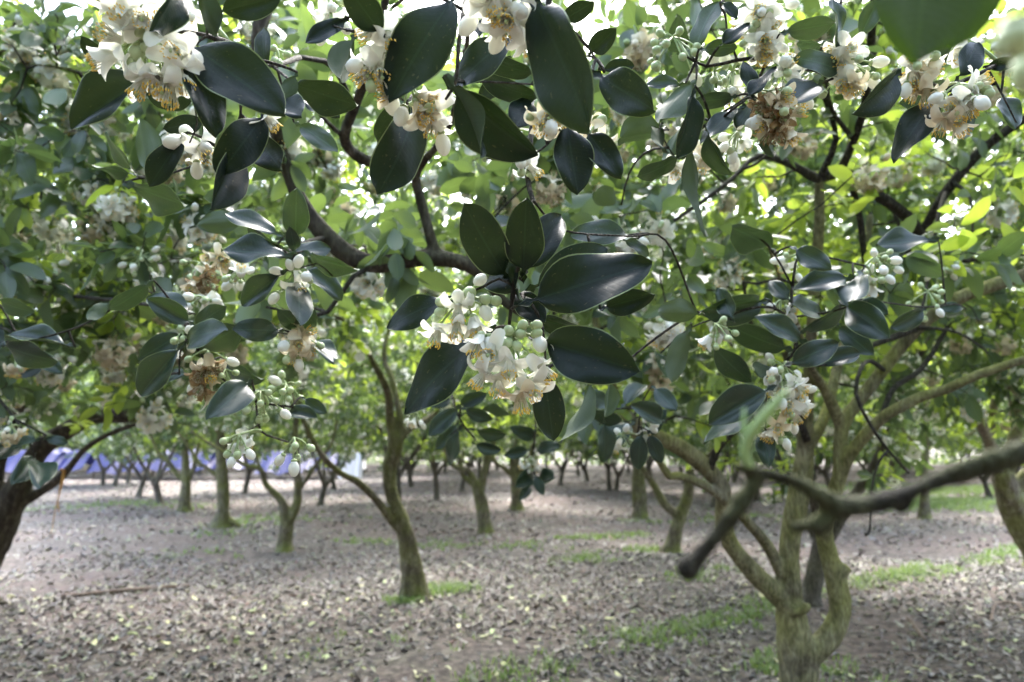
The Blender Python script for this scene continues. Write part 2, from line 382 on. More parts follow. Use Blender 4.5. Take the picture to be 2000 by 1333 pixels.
# ------------------------------------------------------------------ crown and twig growth
def crown_pts(n, cen, rad, zmin, shell=0.75, seed=0):
    r_ = np.random.default_rng(seed); out = []
    ph = r_.random(6) * 6
    while len(out) < n:
        d = nrm(r_.normal(size=3)); th = math.atan2(d[1], d[0])
        if r_.random() < shell: r = 1 - abs(r_.normal()) * 0.17
        else: r = r_.random() ** 0.5
        r *= 1 + 0.12 * math.sin(3 * th + ph[0]) * math.cos(2.5 * d[2] + ph[1]) + 0.09 * math.sin(7 * th + ph[2] + 4 * d[2])
        p = np.array(cen) + d * r * np.array(rad)
        zm = zmin + 0.22 * math.sin(2 * th + ph[3]) + 0.16 * math.sin(5 * th + ph[4])
        if p[2] < zm: continue
        out.append(p)
    return np.array(out)
def grow(mb, nodes, radii, targets, seed=0, sides=4):
    """joins every target to the nearest wood by a bent twig; returns the end direction of each"""
    r_ = np.random.default_rng(seed)
    cap = len(nodes) + 5 * len(targets); N = np.zeros((cap, 3)); R = np.zeros(cap); k = len(nodes)
    N[:k] = nodes; R[:k] = radii
    d0 = np.array([np.min(np.linalg.norm(nodes - t, axis=1)) for t in targets]); D = np.zeros((len(targets), 3))
    for ti in np.argsort(d0):
        t = targets[ti]
        q = N[:k] - t
        dist = np.sqrt((q * q).sum(1)) + 0.5 * np.maximum(0, q[:, 2]) + 0.10 * (R[:k] < 0.0035)
        j = int(np.argmin(dist)); a = N[j]; ln = np.linalg.norm(t - a) + 1e-4
        mid = (a + t) / 2 + np.array([0, 0, 0.10 * ln]) + r_.normal(size=3) * 0.09 * ln
        s = np.array([0, 0.25, 0.5, 0.75, 1.0])[:, None]
        pts = (1 - s) ** 2 * a + 2 * s * (1 - s) * mid + s * s * t
        pts[1:4] += r_.normal(size=(3, 3)) * 0.018 * min(1, ln * 2)
        r0 = min(R[j] * 0.75, 0.003 + 0.011 * ln); r1 = 0.0022
        rr = np.linspace(r0, r1, 5)
        tube(mb, np.column_stack([pts, rr]), sides, cap=False)
        N[k:k + 4] = pts[1:]; R[k:k + 4] = rr[1:]; k += 4
        D[ti] = nrm(pts[4] - pts[3])
    return D
def spray_leaves(T, D, cen, seed, lo=6, hi=10, size=(0.065, 0.12), youngp=None, droop=0.25):
    r_ = np.random.default_rng(seed); n = len(T); cnt = r_.integers(lo, hi, n); idx = np.repeat(np.arange(n), cnt)
    kk = np.concatenate([np.arange(c) for c in cnt]); N = len(idx)
    out = nrm(nrm(T - cen) * 0.6 + D * 0.7 + r_.normal(size=(n, 3)) * 0.25)
    ax = out[idx]; ref = nrm(np.cross(ax, np.array([0.3, 0.5, 0.81])))
    oth = np.cross(ax, ref); az = kk * 2.4 + np.repeat(r_.random(n) * 6, cnt) + r_.normal(size=N) * 0.3
    perp = ref * np.cos(az)[:, None] + oth * np.sin(az)[:, None]
    an = np.radians(r_.uniform(30, 88, N))
    d = nrm(ax * np.cos(an)[:, None] + perp * np.sin(an)[:, None] + np.array([0, 0, -droop]) + r_.normal(size=(N, 3)) * 0.12)
    nn = np.array([0, 0, 0.75]) + r_.normal(size=(N, 3)) * 0.50 + nrm(T - cen)[idx] * 0.55
    L = r_.uniform(*size, N); pos = T[idx] - ax * (kk * 0.016)[:, None] + d * 0.014
    yg = np.zeros(N)
    if youngp is not None:
        ysp = (r_.random(n) < youngp) * r_.uniform(0.45, 1.0, n); yg = ysp[idx]
    L = L * (1 - 0.12 * (yg > 0.3))
    return pos, frames(d, nn, L, L * r_.uniform(0.40, 0.52, N)), r_.random(N), yg

# low and middle detail flowers ---------------------------------------------------------------
def uvsph(nu, nv, rad=(1, 1, 1), cen=(0, 0, 0)):
    v = [(0, 0, 1)]; q = []; t = []
    for i in range(1, nv):
        for j in range(nu):
            a, b = PI * i / nv, 2 * PI * j / nu; v.append((math.sin(a) * math.cos(b), math.sin(a) * math.sin(b), math.cos(a)))
    v.append((0, 0, -1)); m = len(v) - 1
    for j in range(nu):
        jn = (j + 1) % nu; t.append((0, 1 + j, 1 + jn)); t.append((m, 1 + (nv - 2) * nu + jn, 1 + (nv - 2) * nu + j))
        for i in range(nv - 2): q.append((1 + i * nu + j, 1 + (i + 1) * nu + j, 1 + (i + 1) * nu + jn, 1 + i * nu + jn))
    return np.array(v) * np.array(rad) + np.array(cen), q, t
def petal(mb, az, phi0, phi1, L, w, nl, nw, mat, r0=0.004, z0=0.0, crumple=0.0):
    ph = np.radians(np.linspace(phi0, phi1, nl + 1)); ds = L / nl
    r = r0 + np.concatenate([[0], np.cumsum(np.sin((ph[:-1] + ph[1:]) / 2) * ds)]); z = z0 + np.concatenate([[0], np.cumsum(np.cos((ph[:-1] + ph[1:]) / 2) * ds)])
    t = np.linspace(0, 1, nl + 1); hw = 0.5 * w * (0.45 + 0.75 * np.sin(PI * np.clip(t * 0.86 + 0.10, 0, 1)) ** 0.8) * np.where(t > 0.95, 0.45, 1)
    u = np.linspace(-1, 1, nw + 1); V = []
    nrx, nrz = -np.cos(ph), np.sin(ph)        # inner side of the petal
    for i in range(nl + 1):
        cup = 0.38 * hw[i] * (u ** 2)
        rr = r[i] + nrx[i] * cup; zz = z[i] + nrz[i] * cup; ss = u * hw[i]
        if crumple: rr = rr + (rng.random(nw + 1) - .5) * crumple; zz = zz + (rng.random(nw + 1) - .5) * crumple
        V += [(a * math.cos(az) - b * math.sin(az), a * math.sin(az) + b * math.cos(az), c) for a, b, c in zip(rr, ss, zz)]
    m = nw + 1; Q = [(i * m + j, i * m + j + 1, (i + 1) * m + j + 1, (i + 1) * m + j) for i in range(nl) for j in range(nw)]
    mb.add(V, quads=Q, mat=mat)
def flower(kind, hi=True, seed=0):
    """axis +Z from calyx to stamens. materials: 0 petal 1 filament 2 anther 3 green"""
    r_ = random.Random(seed); mb = MB()
    nl, nw = (8, 4) if hi else (4, 2)
    v, q, t = uvsph(8 if hi else 5, 5 if hi else 4, (0.0052, 0.0052, 0.0045), (0, 0, -0.001)); mb.add(v, q, t, mat=3)
    np_ = r_.choice([4, 5, 5]); off = r_.random() * 6
    rngs = {'open': (38, 84, 128), 'reflex': (40, 150, 215), 'half': (14, 40, 75), 'wither': (20, 55, 150)}[kind]
    for k in range(np_):
        f1 = r_.uniform(rngs[1], rngs[2]); L = r_.uniform(0.027, 0.033); w = r_.uniform(0.0125, 0.0155)
        if kind == 'wither': w *= 0.7; L *= 0.85
        petal(mb, off + k * 2 * PI / np_ + r_.uniform(-.12, .12), rngs[0], f1, L, w, nl, nw, 0, crumple=0.004 if kind == 'wither' else 0.0003)
    nst = 19 if hi else 9; zt = 0.022 if kind != 'half' else 0.024
    # the joined foot of the stamens
    sd = 10 if hi else 6; a = np.arange(sd) * 2 * PI / sd
    V = np.concatenate([np.stack([rr * np.cos(a), rr * np.sin(a), np.full(sd, zz)], 1) for rr, zz in ((0.0042, 0.001), (0.0046, 0.008), (0.0058, 0.0135))])
    Q = [(i * sd + j, i * sd + (j + 1) % sd, (i + 1) * sd + (j + 1) % sd, (i + 1) * sd + j) for i in range(2) for j in range(sd)]
    mb.add(V, quads=Q, mat=1)
    for k in range(nst):
        az = k * 2 * PI / nst + r_.uniform(-.1, .1); c, s = math.cos(az), math.sin(az)
        z1 = zt + r_.uniform(-.003, .003); r1 = r_.uniform(0.0062, 0.0095)
        tube(mb, [(c * .0052, s * .0052, .010, .0007), (c * (.0052 + r1) / 2 * .98, s * (.0052 + r1) / 2 * .98, (z1 + .010) / 2, .0006), (c * r1, s * r1, z1, .0005)], 3, mat=1, cap=False)
        av, aq, a_t = uvsph(4, 3, (0.0010, 0.0010, 0.0022), (0, 0, 0))
        tilt = r_.uniform(-.5, .5); av = av @ np.array([[1, 0, 0], [0, math.cos(tilt), -math.sin(tilt)], [0, math.sin(tilt), math.cos(tilt)]]).T + np.array([c * r1, s * r1, z1 + .0015])
        mb.add(av, aq, a_t, mat=2)
    tube(mb, [(0, 0, .004, .0016), (0, 0, .019, .0011), (0, 0, .0215, .0012)], 5, mat=3); v, q, t = uvsph(6, 4, (0.0026, 0.0026, 0.0018), (0, 0, .0225)); mb.add(v, q, t, mat=3)
    return mb
def bud(kind, hi=True):
    mb = MB(); nu, nv = (12, 9) if hi else (6, 5)
    if kind == 'green':
        v, q, t = uvsph(nu, nv, (0.0062, 0.0062, 0.0068), (0, 0, 0.0055)); mb.add(v, q, t, mat=3)
    else:
        v, q, t = uvsph(nu, nv, (0.0076, 0.0076, 0.0125), (0, 0, 0.0125)); v[:, :2] *= (1 + 0.10 * np.sin((v[:, 2] / 0.025) * 3))[:, None]
        f = 1 + 0.05 * np.cos(np.arctan2(v[:, 1], v[:, 0]) * 5); v[:, :2] *= f[:, None]; mb.add(v, q, t, mat=0)
    v, q, t = uvsph(8 if hi else 5, 4, (0.0052, 0.0052, 0.003), (0, 0, 0.0)); mb.add(v, q, t, mat=4)
    return mb
FM = [M_PETAL, M_FILAMENT, M_ANTHER, M_GREENBUD, M_STALK]; CM = [M_CREAM, M_CREAM, M_ANTHER, M_GREENBUD, M_STALK]; WM = [M_WITHER, M_CREAM, M_WITHER, M_STALK, M_STALK]
FL = {k: [flower(k, True, s).mesh('flower', FM, attr=False) for s in range(3)] for k in ('open', 'reflex', 'half')}
FL['cream'] = [flower('reflex', True, 7).mesh('flower', CM, attr=False), flower('half', True, 8).mesh('flower', CM, attr=False)]
FL['wither'] = [flower('wither', True, 9 + s).mesh('flower', WM, attr=False) for s in range(2)]
BUD = {'green': bud('green').mesh('bud', FM, attr=False), 'white': bud('white').mesh('bud', FM, attr=False)}
def rot_to(d, roll=0.0):
    d = nrm(np.asarray(d, float)); ref = np.array([0.2, 0.9, 0.3]) if abs(d[2]) > 0.9 else np.array([0, 0, 1.0])
    x = nrm(np.cross(ref, d)); y = np.cross(d, x); c, s = math.cos(roll), math.sin(roll)
    return np.stack([x * c + y * s, -x * s + y * c, d], -1)
def mid_cluster(seed, kind='fresh'):
    """a whole flower cluster as one mesh, hanging from the origin"""
    r_ = random.Random(seed); mb = MB(); np_r = np.random.default_rng(seed)
    low = [flower('open', False, seed), flower('reflex', False, seed + 1), flower('half', False, seed + 2)]; bg_, bw_ = bud('green', False), bud('white', False)
    tube(mb, [(0, 0, 0, .002), (0.004, 0, -.03, .0018), (0, .003, -.06, .0012)], 4, mat=4)
    for k in range(8 if kind != 'buds' else 0):
        d = nrm(np_r.normal(size=3) + np.array([0, 0, -0.5])); b = np.array([0, 0, -.045]) + d * .016
        mb.join(low[k % 3], rot_to(d, r_.random() * 6), b)
    for k in range(7 if kind != 'buds' else 15):
        d = nrm(np_r.normal(size=3) + np.array([0, 0, -0.2])); b = np.array([0, 0, -.03]) + d * r_.uniform(.022, .042)
        mb.join(bw_ if r_.random() < .4 else bg_, rot_to(d), b)
        tube(mb, [(0, 0, -.02, .001), (*b, .0009)], 3, mat=4, cap=False)
    return mb
MIDC = [mid_cluster(20), mid_cluster(30), mid_cluster(40, 'buds')]
MIDC_ME = [m.mesh('flower_cluster', FM, attr=False) for m in MIDC] + [MIDC[0].mesh('flower_cluster', [M_CREAM, M_CREAM, M_WITHER, M_STALK, M_STALK], attr=False)]
def far_cluster(seed):
    r_ = np.random.default_rng(seed); mb = MB()
    for k in range(9):
        d = nrm(r_.normal(size=3)); c = d * r_.uniform(.01, .04); M = rot_to(d)
        v = np.array([(-1, -.5, 0), (0, -.9, .15), (1, -.4, 0), (.8, .7, .1), (-.6, .8, .05)]) * .016
        mb.add(v @ M.T + c, tris=[(0, 1, 2), (0, 2, 3), (0, 3, 4)])
    return mb
FARC = [far_cluster(s) for s in range(3)]

def make_tree(name, base, label, group, lines=None, voxel=0.012, crown=None, nspray=420, seed=1, lod=LOD2, sides=10, bark_m=None, nleaf=0, nclus=0,
              youngp=0.10, blossom=0.16, keep=None, extra=None, size=(0.065, 0.122), shell=0.75, branchlets=None, lohi=(9, 15), nbare=0):
    """a pomelo tree: trunk (all the thick wood, one skin), twigs, leaf..., foliage (the rest), flower_cluster..., blossom (the rest)"""
    base = np.asarray(base, float); bark_m = bark_m or M_BARK
    root = empty(name, base); tag(root, label, 'tree', group)
    mb = MB(); nodes = []; rad = []
    for ln in lines:
        p = catmull(ln, 0.05); tube(mb, p, sides, jit=0.10)
        nodes.append(p[:, :3]); rad.append(p[:, 3])
    tr = remeshed(mb, 'trunk', voxel, [bark_m], base) if voxel else mb.mesh('trunk', [bark_m], base, attr=False)
    link('trunk', tr, root)
    tw = MB()
    for ln in (branchlets or []):
        p = catmull(ln, 0.05); q = MB(); tube(q, p, 7, jit=0.10); link('branch', q.mesh('branch', [M_TWIG], base, attr=False), root); nodes.append(p[:, :3]); rad.append(p[:, 3])
    nodes = np.concatenate(nodes); rad = np.concatenate(rad)
    up = nodes[:, 2] > min(0.9, nodes[:, 2].max() - 0.2); nodes, rad = nodes[up], rad[up]
    cen, cr, zmin = crown
    T = crown_pts(nspray, cen, cr, zmin, shell=shell, seed=seed)
    if keep is not None: T = T[keep(T)]
    if extra is not None and len(extra): T = np.vstack([T, extra])
    nb = 0
    if nbare:
        B = crown_pts(nbare, cen, np.array(cr) * 0.8, zmin - 0.25, shell=0.2, seed=seed + 9); B = B[keep(B)] if keep is not None else B; nb = len(B)
        T = np.vstack([T, B])
    D = grow(tw, nodes, rad, T, seed + 1)
    if nb: T, D = T[:-nb], D[:-nb]
    link('twigs', tw.mesh('twigs', [M_TWIG], base, attr=False), root, kind='stuff')
    yp = youngp if np.isscalar(youngp) else youngp(T)
    pos, Ms, rn, yg = spray_leaves(T, D, np.array(cen), seed + 2, size=size, youngp=yp, lo=lohi[0], hi=lohi[1])
    if keep is not None:
        k = not_near(pos); pos, Ms, rn, yg = pos[k], Ms[k], rn[k], yg[k]
    single = np.zeros(len(pos), bool)
    if nleaf:
        x, y, z = project(pos); ok = (x > -20) & (x < 2020) & (y > -20) & (y < 1353) & (z > 0.5)
        o_ = np.argsort(np.where(ok, z, 1e9))[:nleaf]; o_ = o_[ok[o_]]; single[o_] = True
        for i_ in o_:
            me = (YLEAF_ME if yg[i_] > 0.3 else LEAF_ME)[int(rn[i_] * 997) % 3]
            m4 = Matrix.Identity(4)
            for a in range(3):
                for b in range(3): m4[a][b] = Ms[i_][a, b]
                m4[a][3] = pos[i_][a] - base[a]
            link('leaf', me, root, mat4=m4)
    fo = MB(); r_ = np.random.default_rng(seed + 5); var = r_.integers(0, 3, len(pos))
    for k in range(3):
        s = (var == k) & ~single; scatter(fo, lod[k], Ms[s], pos[s], rn[s], yg[s])
    link('foliage', fo.mesh('foliage', [M_LEAF], base), root, kind='stuff')
    # flowers
    bl = np.where(r_.random(len(T)) < blossom)[0]; x, y, z = project(T[bl] if len(bl) else np.zeros((0, 3)))
    one = set()
    if nclus and len(bl):
        ok = (x > -20) & (x < 2020) & (y > -20) & (y < 1353) & (z > 0.5)
        o_ = np.argsort(np.where(ok, z, 1e9))[:nclus]; o_ = o_[ok[o_]]; one = set(bl[o_])
        for i_ in one:
            sc = r_.uniform(1.0, 1.7); m4 = Matrix.Translation(Vector(T[i_] - base)) @ Matrix.Rotation(r_.random() * 6, 4, 'Z') @ Matrix.Rotation(r_.uniform(-.5, .5), 4, 'X') @ Matrix.Scale(sc, 4)
            link('flower_cluster', MIDC_ME[r_.choice([0, 0, 1, 1, 2, 3])], root, mat4=m4)
    fb = MB()
    for i_ in bl:
        if i_ in one: continue
        fb.join(FARC[i_ % 3], rot_to(r_.normal(size=3)) * r_.uniform(1.1, 2.1), T[i_] + np.array([0, 0, -.03]))
    if fb.n: link('blossom', fb.mesh('blossom', [M_PETAL], base, attr=False, flat=True), root, kind='stuff')
    return root

def trunk_line(base, pts, d):
    """pixel-traced trunk that starts in the ground at base"""
    l = px_line(pts, d); q = l[0, 3]; b = np.array([[base[0], base[1], base[2] - 0.06, q * 1.75], [base[0], base[1], base[2] + 0.03, q * 1.32]]); return np.vstack([b, l])

def far_enough(dmin): return lambda q: ~((lambda x, y, z: (x > -60) & (x < 2060) & (y > -60) & (y < 1390) & (z > 0) & (z < dmin))(*project(q)))
not_near = far_enough(1.75)
def clear_view(ylim, dmax=9.0, dmin=2.2):
    nn_ = far_enough(dmin)
    def f(q):
        x, y, z = project(q); return nn_(q) & ~((y > ylim) & (z < dmax) & (x > -50) & (x < 2050))
    return f
def low_sprays(n, x0, x1, y0, y1, d0, d1, seed):
    r_ = np.random.default_rng(seed); return np.array([P(x, y, d_) for x, y, d_ in zip(r_.uniform(x0, x1, n), y0 + (y1 - y0) * r_.random(n) ** 1.4, r_.uniform(d0, d1, n))])
right_flush = lambda T: np.where((T[:, 0] > 1.2) & (T[:, 2] > 1.9) & (T[:, 2] < 3.2), 0.68, 0.22)

# ------------------------------------------------------------------ the large mossy tree that forks low
b = G(1560, 1425); d = 3.36
R1 = [trunk_line(b, [(1560, 1395, 84), (1561, 1330, 74), (1556, 1270, 74), (1545, 1200, 62), (1541, 1120, 48), (1544, 1050, 46), (1560, 967, 46), (1572, 890, 36), (1574, 805, 30, 3.3), (1582, 700, 26, 3.2), (1590, 560, 24, 3.1), (1600, 440, 22, 3.0), (1600, 350, 20, 2.95)], d),
      px_line([(1552, 1240, 50), (1540, 1185, 46), (1475, 1122, 38, 3.3), (1425, 1060, 36, 3.25), (1412, 1005, 36, 3.2), (1412, 955, 38, 3.15), (1375, 910, 36, 3.1), (1325, 872, 33, 3.0), (1268, 846, 30, 2.9), (1215, 800, 24, 2.8), (1180, 700, 20, 2.75), (1150, 560, 14, 2.75)], d),
      px_line([(1540, 1150, 26), (1500, 1068, 24, 3.3), (1455, 1015, 22, 3.2), (1425, 985, 20, 3.15), (1372, 946, 20, 3.05), (1322, 929, 18, 3.0), (1308, 931, 17, 2.98), (1290, 905, 16, 2.95), (1262, 870, 14, 2.9), (1225, 840, 10, 2.85)], d),
      px_line([(1572, 1290, 54), (1618, 1245, 52), (1642, 1195, 45), (1634, 1141, 42), (1617, 1079, 36), (1609, 1029, 33, 3.33), (1625, 975, 32, 3.3), (1640, 933, 30, 3.3), (1644, 835, 32, 3.3), (1670, 794, 28, 3.3), (1719, 730, 27, 3.3), (1767, 668, 26, 3.3), (1810, 625, 26, 3.25), (1869, 584, 28, 3.2), (1944, 556, 30, 3.15), (2010, 535, 32, 3.1), (2120, 500, 28, 3.0)], d),
      px_line([(1634, 1141, 26), (1644, 1118, 30), (1652, 1106, 32)], d),
      px_line([(1545, 1195, 20), (1572, 1190, 20), (1573, 1181, 22)], 3.28),
      px_line([(1632, 955, 30, 3.3), (1655, 895, 27, 3.25), (1713, 826, 25, 3.15), (1746, 802, 25, 3.1), (1800, 775, 24, 3.05), (1850, 760, 23, 3.0), (1906, 734, 21, 2.95), (1974, 711, 19, 2.9), (2060, 680, 16, 2.8), (2140, 600, 13, 2.7)]),
      px_line([(1644, 835, 26, 3.3), (1625, 790, 24, 3.25), (1605, 750, 20, 3.2), (1585, 720, 16, 3.1), (1560, 640, 14, 2.9), (1530, 560, 11, 2.7), (1500, 480, 9, 2.5)]),
      px_line([(1574, 880, 28, 3.36), (1600, 838, 24, 3.4), (1618, 790, 22, 3.5), (1640, 700, 20, 3.7), (1670, 600, 18, 3.9), (1690, 520, 16, 4.0), (1700, 420, 14, 4.0)])]
for l_ in R1: l_[:, 3] *= 0.94
R1b = [px_line([(1800, 462, 20, 3.25), (1768, 420, 22, 3.12), (1700, 372, 24, 3.0), (1640, 335, 22, 2.95), (1600, 350, 20, 2.95), (1545, 322, 14, 2.85), (1480, 306, 12, 2.75), (1430, 350, 10, 2.65), (1370, 395, 8, 2.55), (1240, 482, 6, 2.4)]),
       px_line([(1640, 335, 18, 2.95), (1668, 275, 17, 2.85), (1690, 200, 16, 2.7), (1700, 100, 16, 2.5), (1712, -60, 14, 2.3)]),
       px_line([(1600, 350, 14, 2.95), (1632, 275, 12, 2.85), (1615, 205, 10, 2.75), (1588, 160, 8, 2.6), (1520, 130, 6, 2.4)]),
       px_line([(1668, 275, 10, 2.85), (1625, 215, 9, 2.7), (1612, 150, 8, 2.6)]),
       px_line([(1385, 925, 16, 3.1), (1402, 878, 13, 3.05), (1440, 838, 12, 3.0), (1500, 795, 10, 2.9), (1540, 740, 8, 2.85)]),
       px_line([(1576, 860, 16, 3.3), (1552, 800, 13, 3.25), (1520, 730, 11, 3.2), (1470, 640, 9, 3.1), (1450, 540, 7, 3.0)]),
       px_line([(1720, 822, 13, 3.15), (1745, 760, 11, 3.2), (1800, 720, 10, 3.3), (1850, 640, 8, 3.4)]),
       px_line([(1775, 660, 14, 3.3), (1760, 590, 12, 3.35), (1775, 500, 10, 3.4), (1740, 400, 8, 3.4)]),
       px_line([(1660, 350, 13, 3.0), (1680, 430, 12, 3.05), (1692, 530, 11, 3.1), (1720, 640, 8, 3.1)]),
       px_line([(1752, 527, 16, 3.3), (1797, 464, 18, 3.25), (1815, 430, 18, 3.2), (1850, 372, 18, 3.1), (1920, 290, 18, 3.0), (1995, 236, 18, 2.9), (2100, 160, 16, 2.8)]),
       px_line([(1752, 527, 9, 3.2), (1830, 516, 9, 3.1), (1930, 505, 8, 3.0), (2010, 495, 8, 2.9)]),
       px_line([(1848, 375, 10, 3.1), (1836, 410, 8, 3.0), (1822, 480, 7, 2.9), (1808, 570, 6, 2.8), (1795, 625, 5, 2.75)]),
       px_line([(1862, 358, 10, 3.08), (1888, 375, 7, 3.0), (1899, 410, 6, 2.95), (1899, 500, 6, 2.9)]),
       px_line([(1681, 683, 10, 3.1), (1737, 662, 14, 3.15), (1794, 640, 14, 3.2)]),
       px_line([(1794, 640, 9, 3.2), (1850, 645, 6, 3.0), (1890, 660, 5, 2.9), (1930, 690, 4, 2.85)]),
       px_line([(1725, 722, 10, 3.28), (1700, 706, 9, 2.95), (1682, 720, 8, 2.65), (1672, 770, 8, 2.6), (1700, 830, 7, 2.6), (1735, 880, 6, 2.6), (1775, 925, 5, 2.6)]),
       px_line([(1735, 880, 6, 2.6), (1715, 905, 6, 2.6), (1702, 960, 4, 2.6), (1699, 1035, 4, 2.6), (1690, 1044, 8, 2.6)])]
make_tree('pomelo_tree', b, 'large mossy pomelo tree whose trunk forks low into four thick limbs', None, R1, 0.009, ((1.6, 3.6, 2.75), (2.05, 2.0, 1.55), 2.02),
          nspray=1150, seed=3, bark_m=M_BARK_PALE, lod=LOD1, nleaf=300, nclus=90, branchlets=R1b, youngp=right_flush, keep=clear_view(640, dmin=2.75), size=(0.07, 0.125), blossom=0.34, nbare=200, extra=np.vstack([low_sprays(26, 1130, 1420, 560, 850, 2.5, 3.3, 1), low_sprays(16, 1680, 2010, 600, 800, 3.0, 4.0, 2), low_sprays(46, 1180, 2010, 40, 620, 1.95, 2.8, 11)]))

# ------------------------------------------------------------------ tree with an S-shaped mossy trunk and a long side limb
b = G(808, 1168); d = 6.35
M1 = [trunk_line(b, [(808, 1140, 60), (802, 1095, 48), (793, 1048, 44), (783, 1012, 37), (764, 962, 34), (761, 917, 34), (772, 868, 36), (762, 820, 24), (757, 765, 20, 6.2), (731, 712, 15, 6.0), (703, 660, 13, 5.8), (672, 627, 12, 5.6), (640, 615, 12, 5.4), (590, 600, 9, 5.1)], d),
      px_line([(797, 1050, 26), (765, 1018, 22, 6.3), (737, 979, 19, 6.2), (700, 943, 18, 6.1), (660, 921, 16, 6.0), (622, 880, 15, 5.9), (593, 821, 13, 5.8), (570, 770, 10, 5.7), (560, 690, 8, 5.6)], d),
      px_line([(772, 870, 24), (787, 850, 20), (808, 832, 18, 6.4), (837, 818, 15, 6.5), (860, 790, 12, 6.6), (880, 720, 10, 6.7), (900, 620, 9, 6.8)], d),
      px_line([(775, 880, 20), (783, 845, 18), (779, 800, 17, 6.4), (765, 740, 15, 6.5), (750, 690, 13, 6.6), (770, 600, 11, 6.8), (790, 480, 9, 6.9)], d)]
for l_ in M1: l_[:, 3] *= 0.82
make_tree('pomelo_tree', b, 'mossy pomelo tree with crooked trunk and one long low side limb', None, M1, 0.014, ((-0.6, 6.2, 3.15), (2.1, 2.0, 1.65), 2.1),
          nspray=1200, seed=13, lod=LOD2, nleaf=300, nclus=60, keep=clear_view(600, 7.5), youngp=0.48, blossom=0.42, nbare=140, extra=np.vstack([low_sprays(22, 820, 1010, 640, 870, 4.9, 6.6, 3), low_sprays(16, 560, 720, 600, 800, 5.2, 6.8, 4)]))

# ------------------------------------------------------------------ tree at the picture's edge with arching limb over the tarpaulin
b = G(-70, 1180); d = 5.9
TL = [trunk_line(b, [(-62, 1150, 92), (-36, 1085, 80), (-6, 1020, 72), (30, 962, 56), (55, 915, 44), (84, 872, 38), (133, 840, 34), (187, 813, 32), (255, 812, 32), (288, 796, 28), (310, 770, 22), (335, 730, 16), (360, 660, 12), (370, 560, 10)], d),
      px_line([(30, 985, 36), (72, 965, 20), (112, 938, 18, 5.8), (137, 912, 14, 5.7), (163, 880, 13, 5.6), (200, 855, 12, 5.5), (250, 834, 11, 5.4), (300, 823, 9, 5.3), (355, 828, 7, 5.2)], d),
      px_line([(0, 1010, 46), (-14, 940, 38), (0, 880, 32), (25, 820, 32, 5.8), (80, 760, 24, 5.6), (110, 690, 18, 5.4), (130, 600, 14, 5.2), (120, 450, 10, 5.0)], d),
      px_line([(-40, 1060, 50), (-80, 960, 42), (-110, 850, 40), (-150, 700, 30), (-140, 500, 20)], d)]
make_tree('pomelo_tree', b, 'dark trunked pomelo tree with limb arching over the blue tarpaulin', None, TL, 0.014, ((-4.1, 5.7, 2.9), (2.3, 2.1, 1.65), 1.5),
          nspray=1100, seed=23, lod=LOD2, nleaf=300, nclus=60, keep=not_near, youngp=0.12, blossom=0.40, bark_m=M_BARK_DARK, nbare=120, extra=low_sprays(34, 40, 480, 620, 860, 4.2, 6.2, 5))

# a neighbour whose trunk stands outside the frame: its crown fills the upper corner
b = np.array([-3.15, 2.35, float(hgt(-3.15, 2.35))])
NL = [np.array([[b[0], b[1], -0.05, 0.10], [b[0] + .03, b[1], 0.4, 0.085], [b[0] + .05, b[1] + .05, 0.8, 0.07], [b[0] + .3, b[1] + .2, 1.3, .045], [b[0] + .7, b[1] + .5, 1.8, .032], [b[0] + 1.0, b[1] + .8, 2.4, .02]]),
      np.array([[b[0] + .05, b[1] + .05, 0.7, 0.06], [b[0] - .2, b[1] + .3, 1.3, .045], [b[0] - .3, b[1] + .7, 2.0, .03], [b[0] - .3, b[1] + 1.0, 2.7, .02]]),
      np.array([[b[0] + .05, b[1] + .05, 0.75, 0.06], [b[0] - .1, b[1] - .3, 1.3, .04], [b[0] - .1, b[1] - .7, 2.0, .03], [b[0] - .2, b[1] - 1.0, 2.7, .02]]),
      np.vstack([[b[0] + .2, b[1] + .15, 1.15, .03], px_line([(-60, 520, 14, 2.9), (30, 545, 12, 2.9), (130, 575, 11, 2.9), (200, 578, 9, 2.9), (260, 560, 7, 2.85), (330, 520, 5, 2.8)])]),
      np.vstack([[b[0] + .4, b[1] + .3, 1.45, .03], px_line([(-40, 150, 12, 2.7), (50, 128, 11, 2.5), (130, 135, 10, 2.4), (200, 152, 9, 2.3), (280, 175, 6, 2.2)])])]
make_tree('pomelo_tree', b, 'white flowering pomelo crown with greyish leaves, crowding beside the arching dark limb', None, NL, 0.012, ((-2.5, 3.2, 2.85), (2.05, 1.6, 1.7), 1.55),
          nspray=1350, seed=33, lod=LOD1, nleaf=300, nclus=130, keep=clear_view(800), youngp=lambda T: np.where((T[:, 2] < 2.15), 0.28, 0.10), blossom=0.50, nbare=160, extra=np.vstack([low_sprays(26, -20, 380, 560, 840, 2.7, 3.6, 7), low_sprays(34, -20, 440, 40, 560, 2.0, 2.8, 12)]))

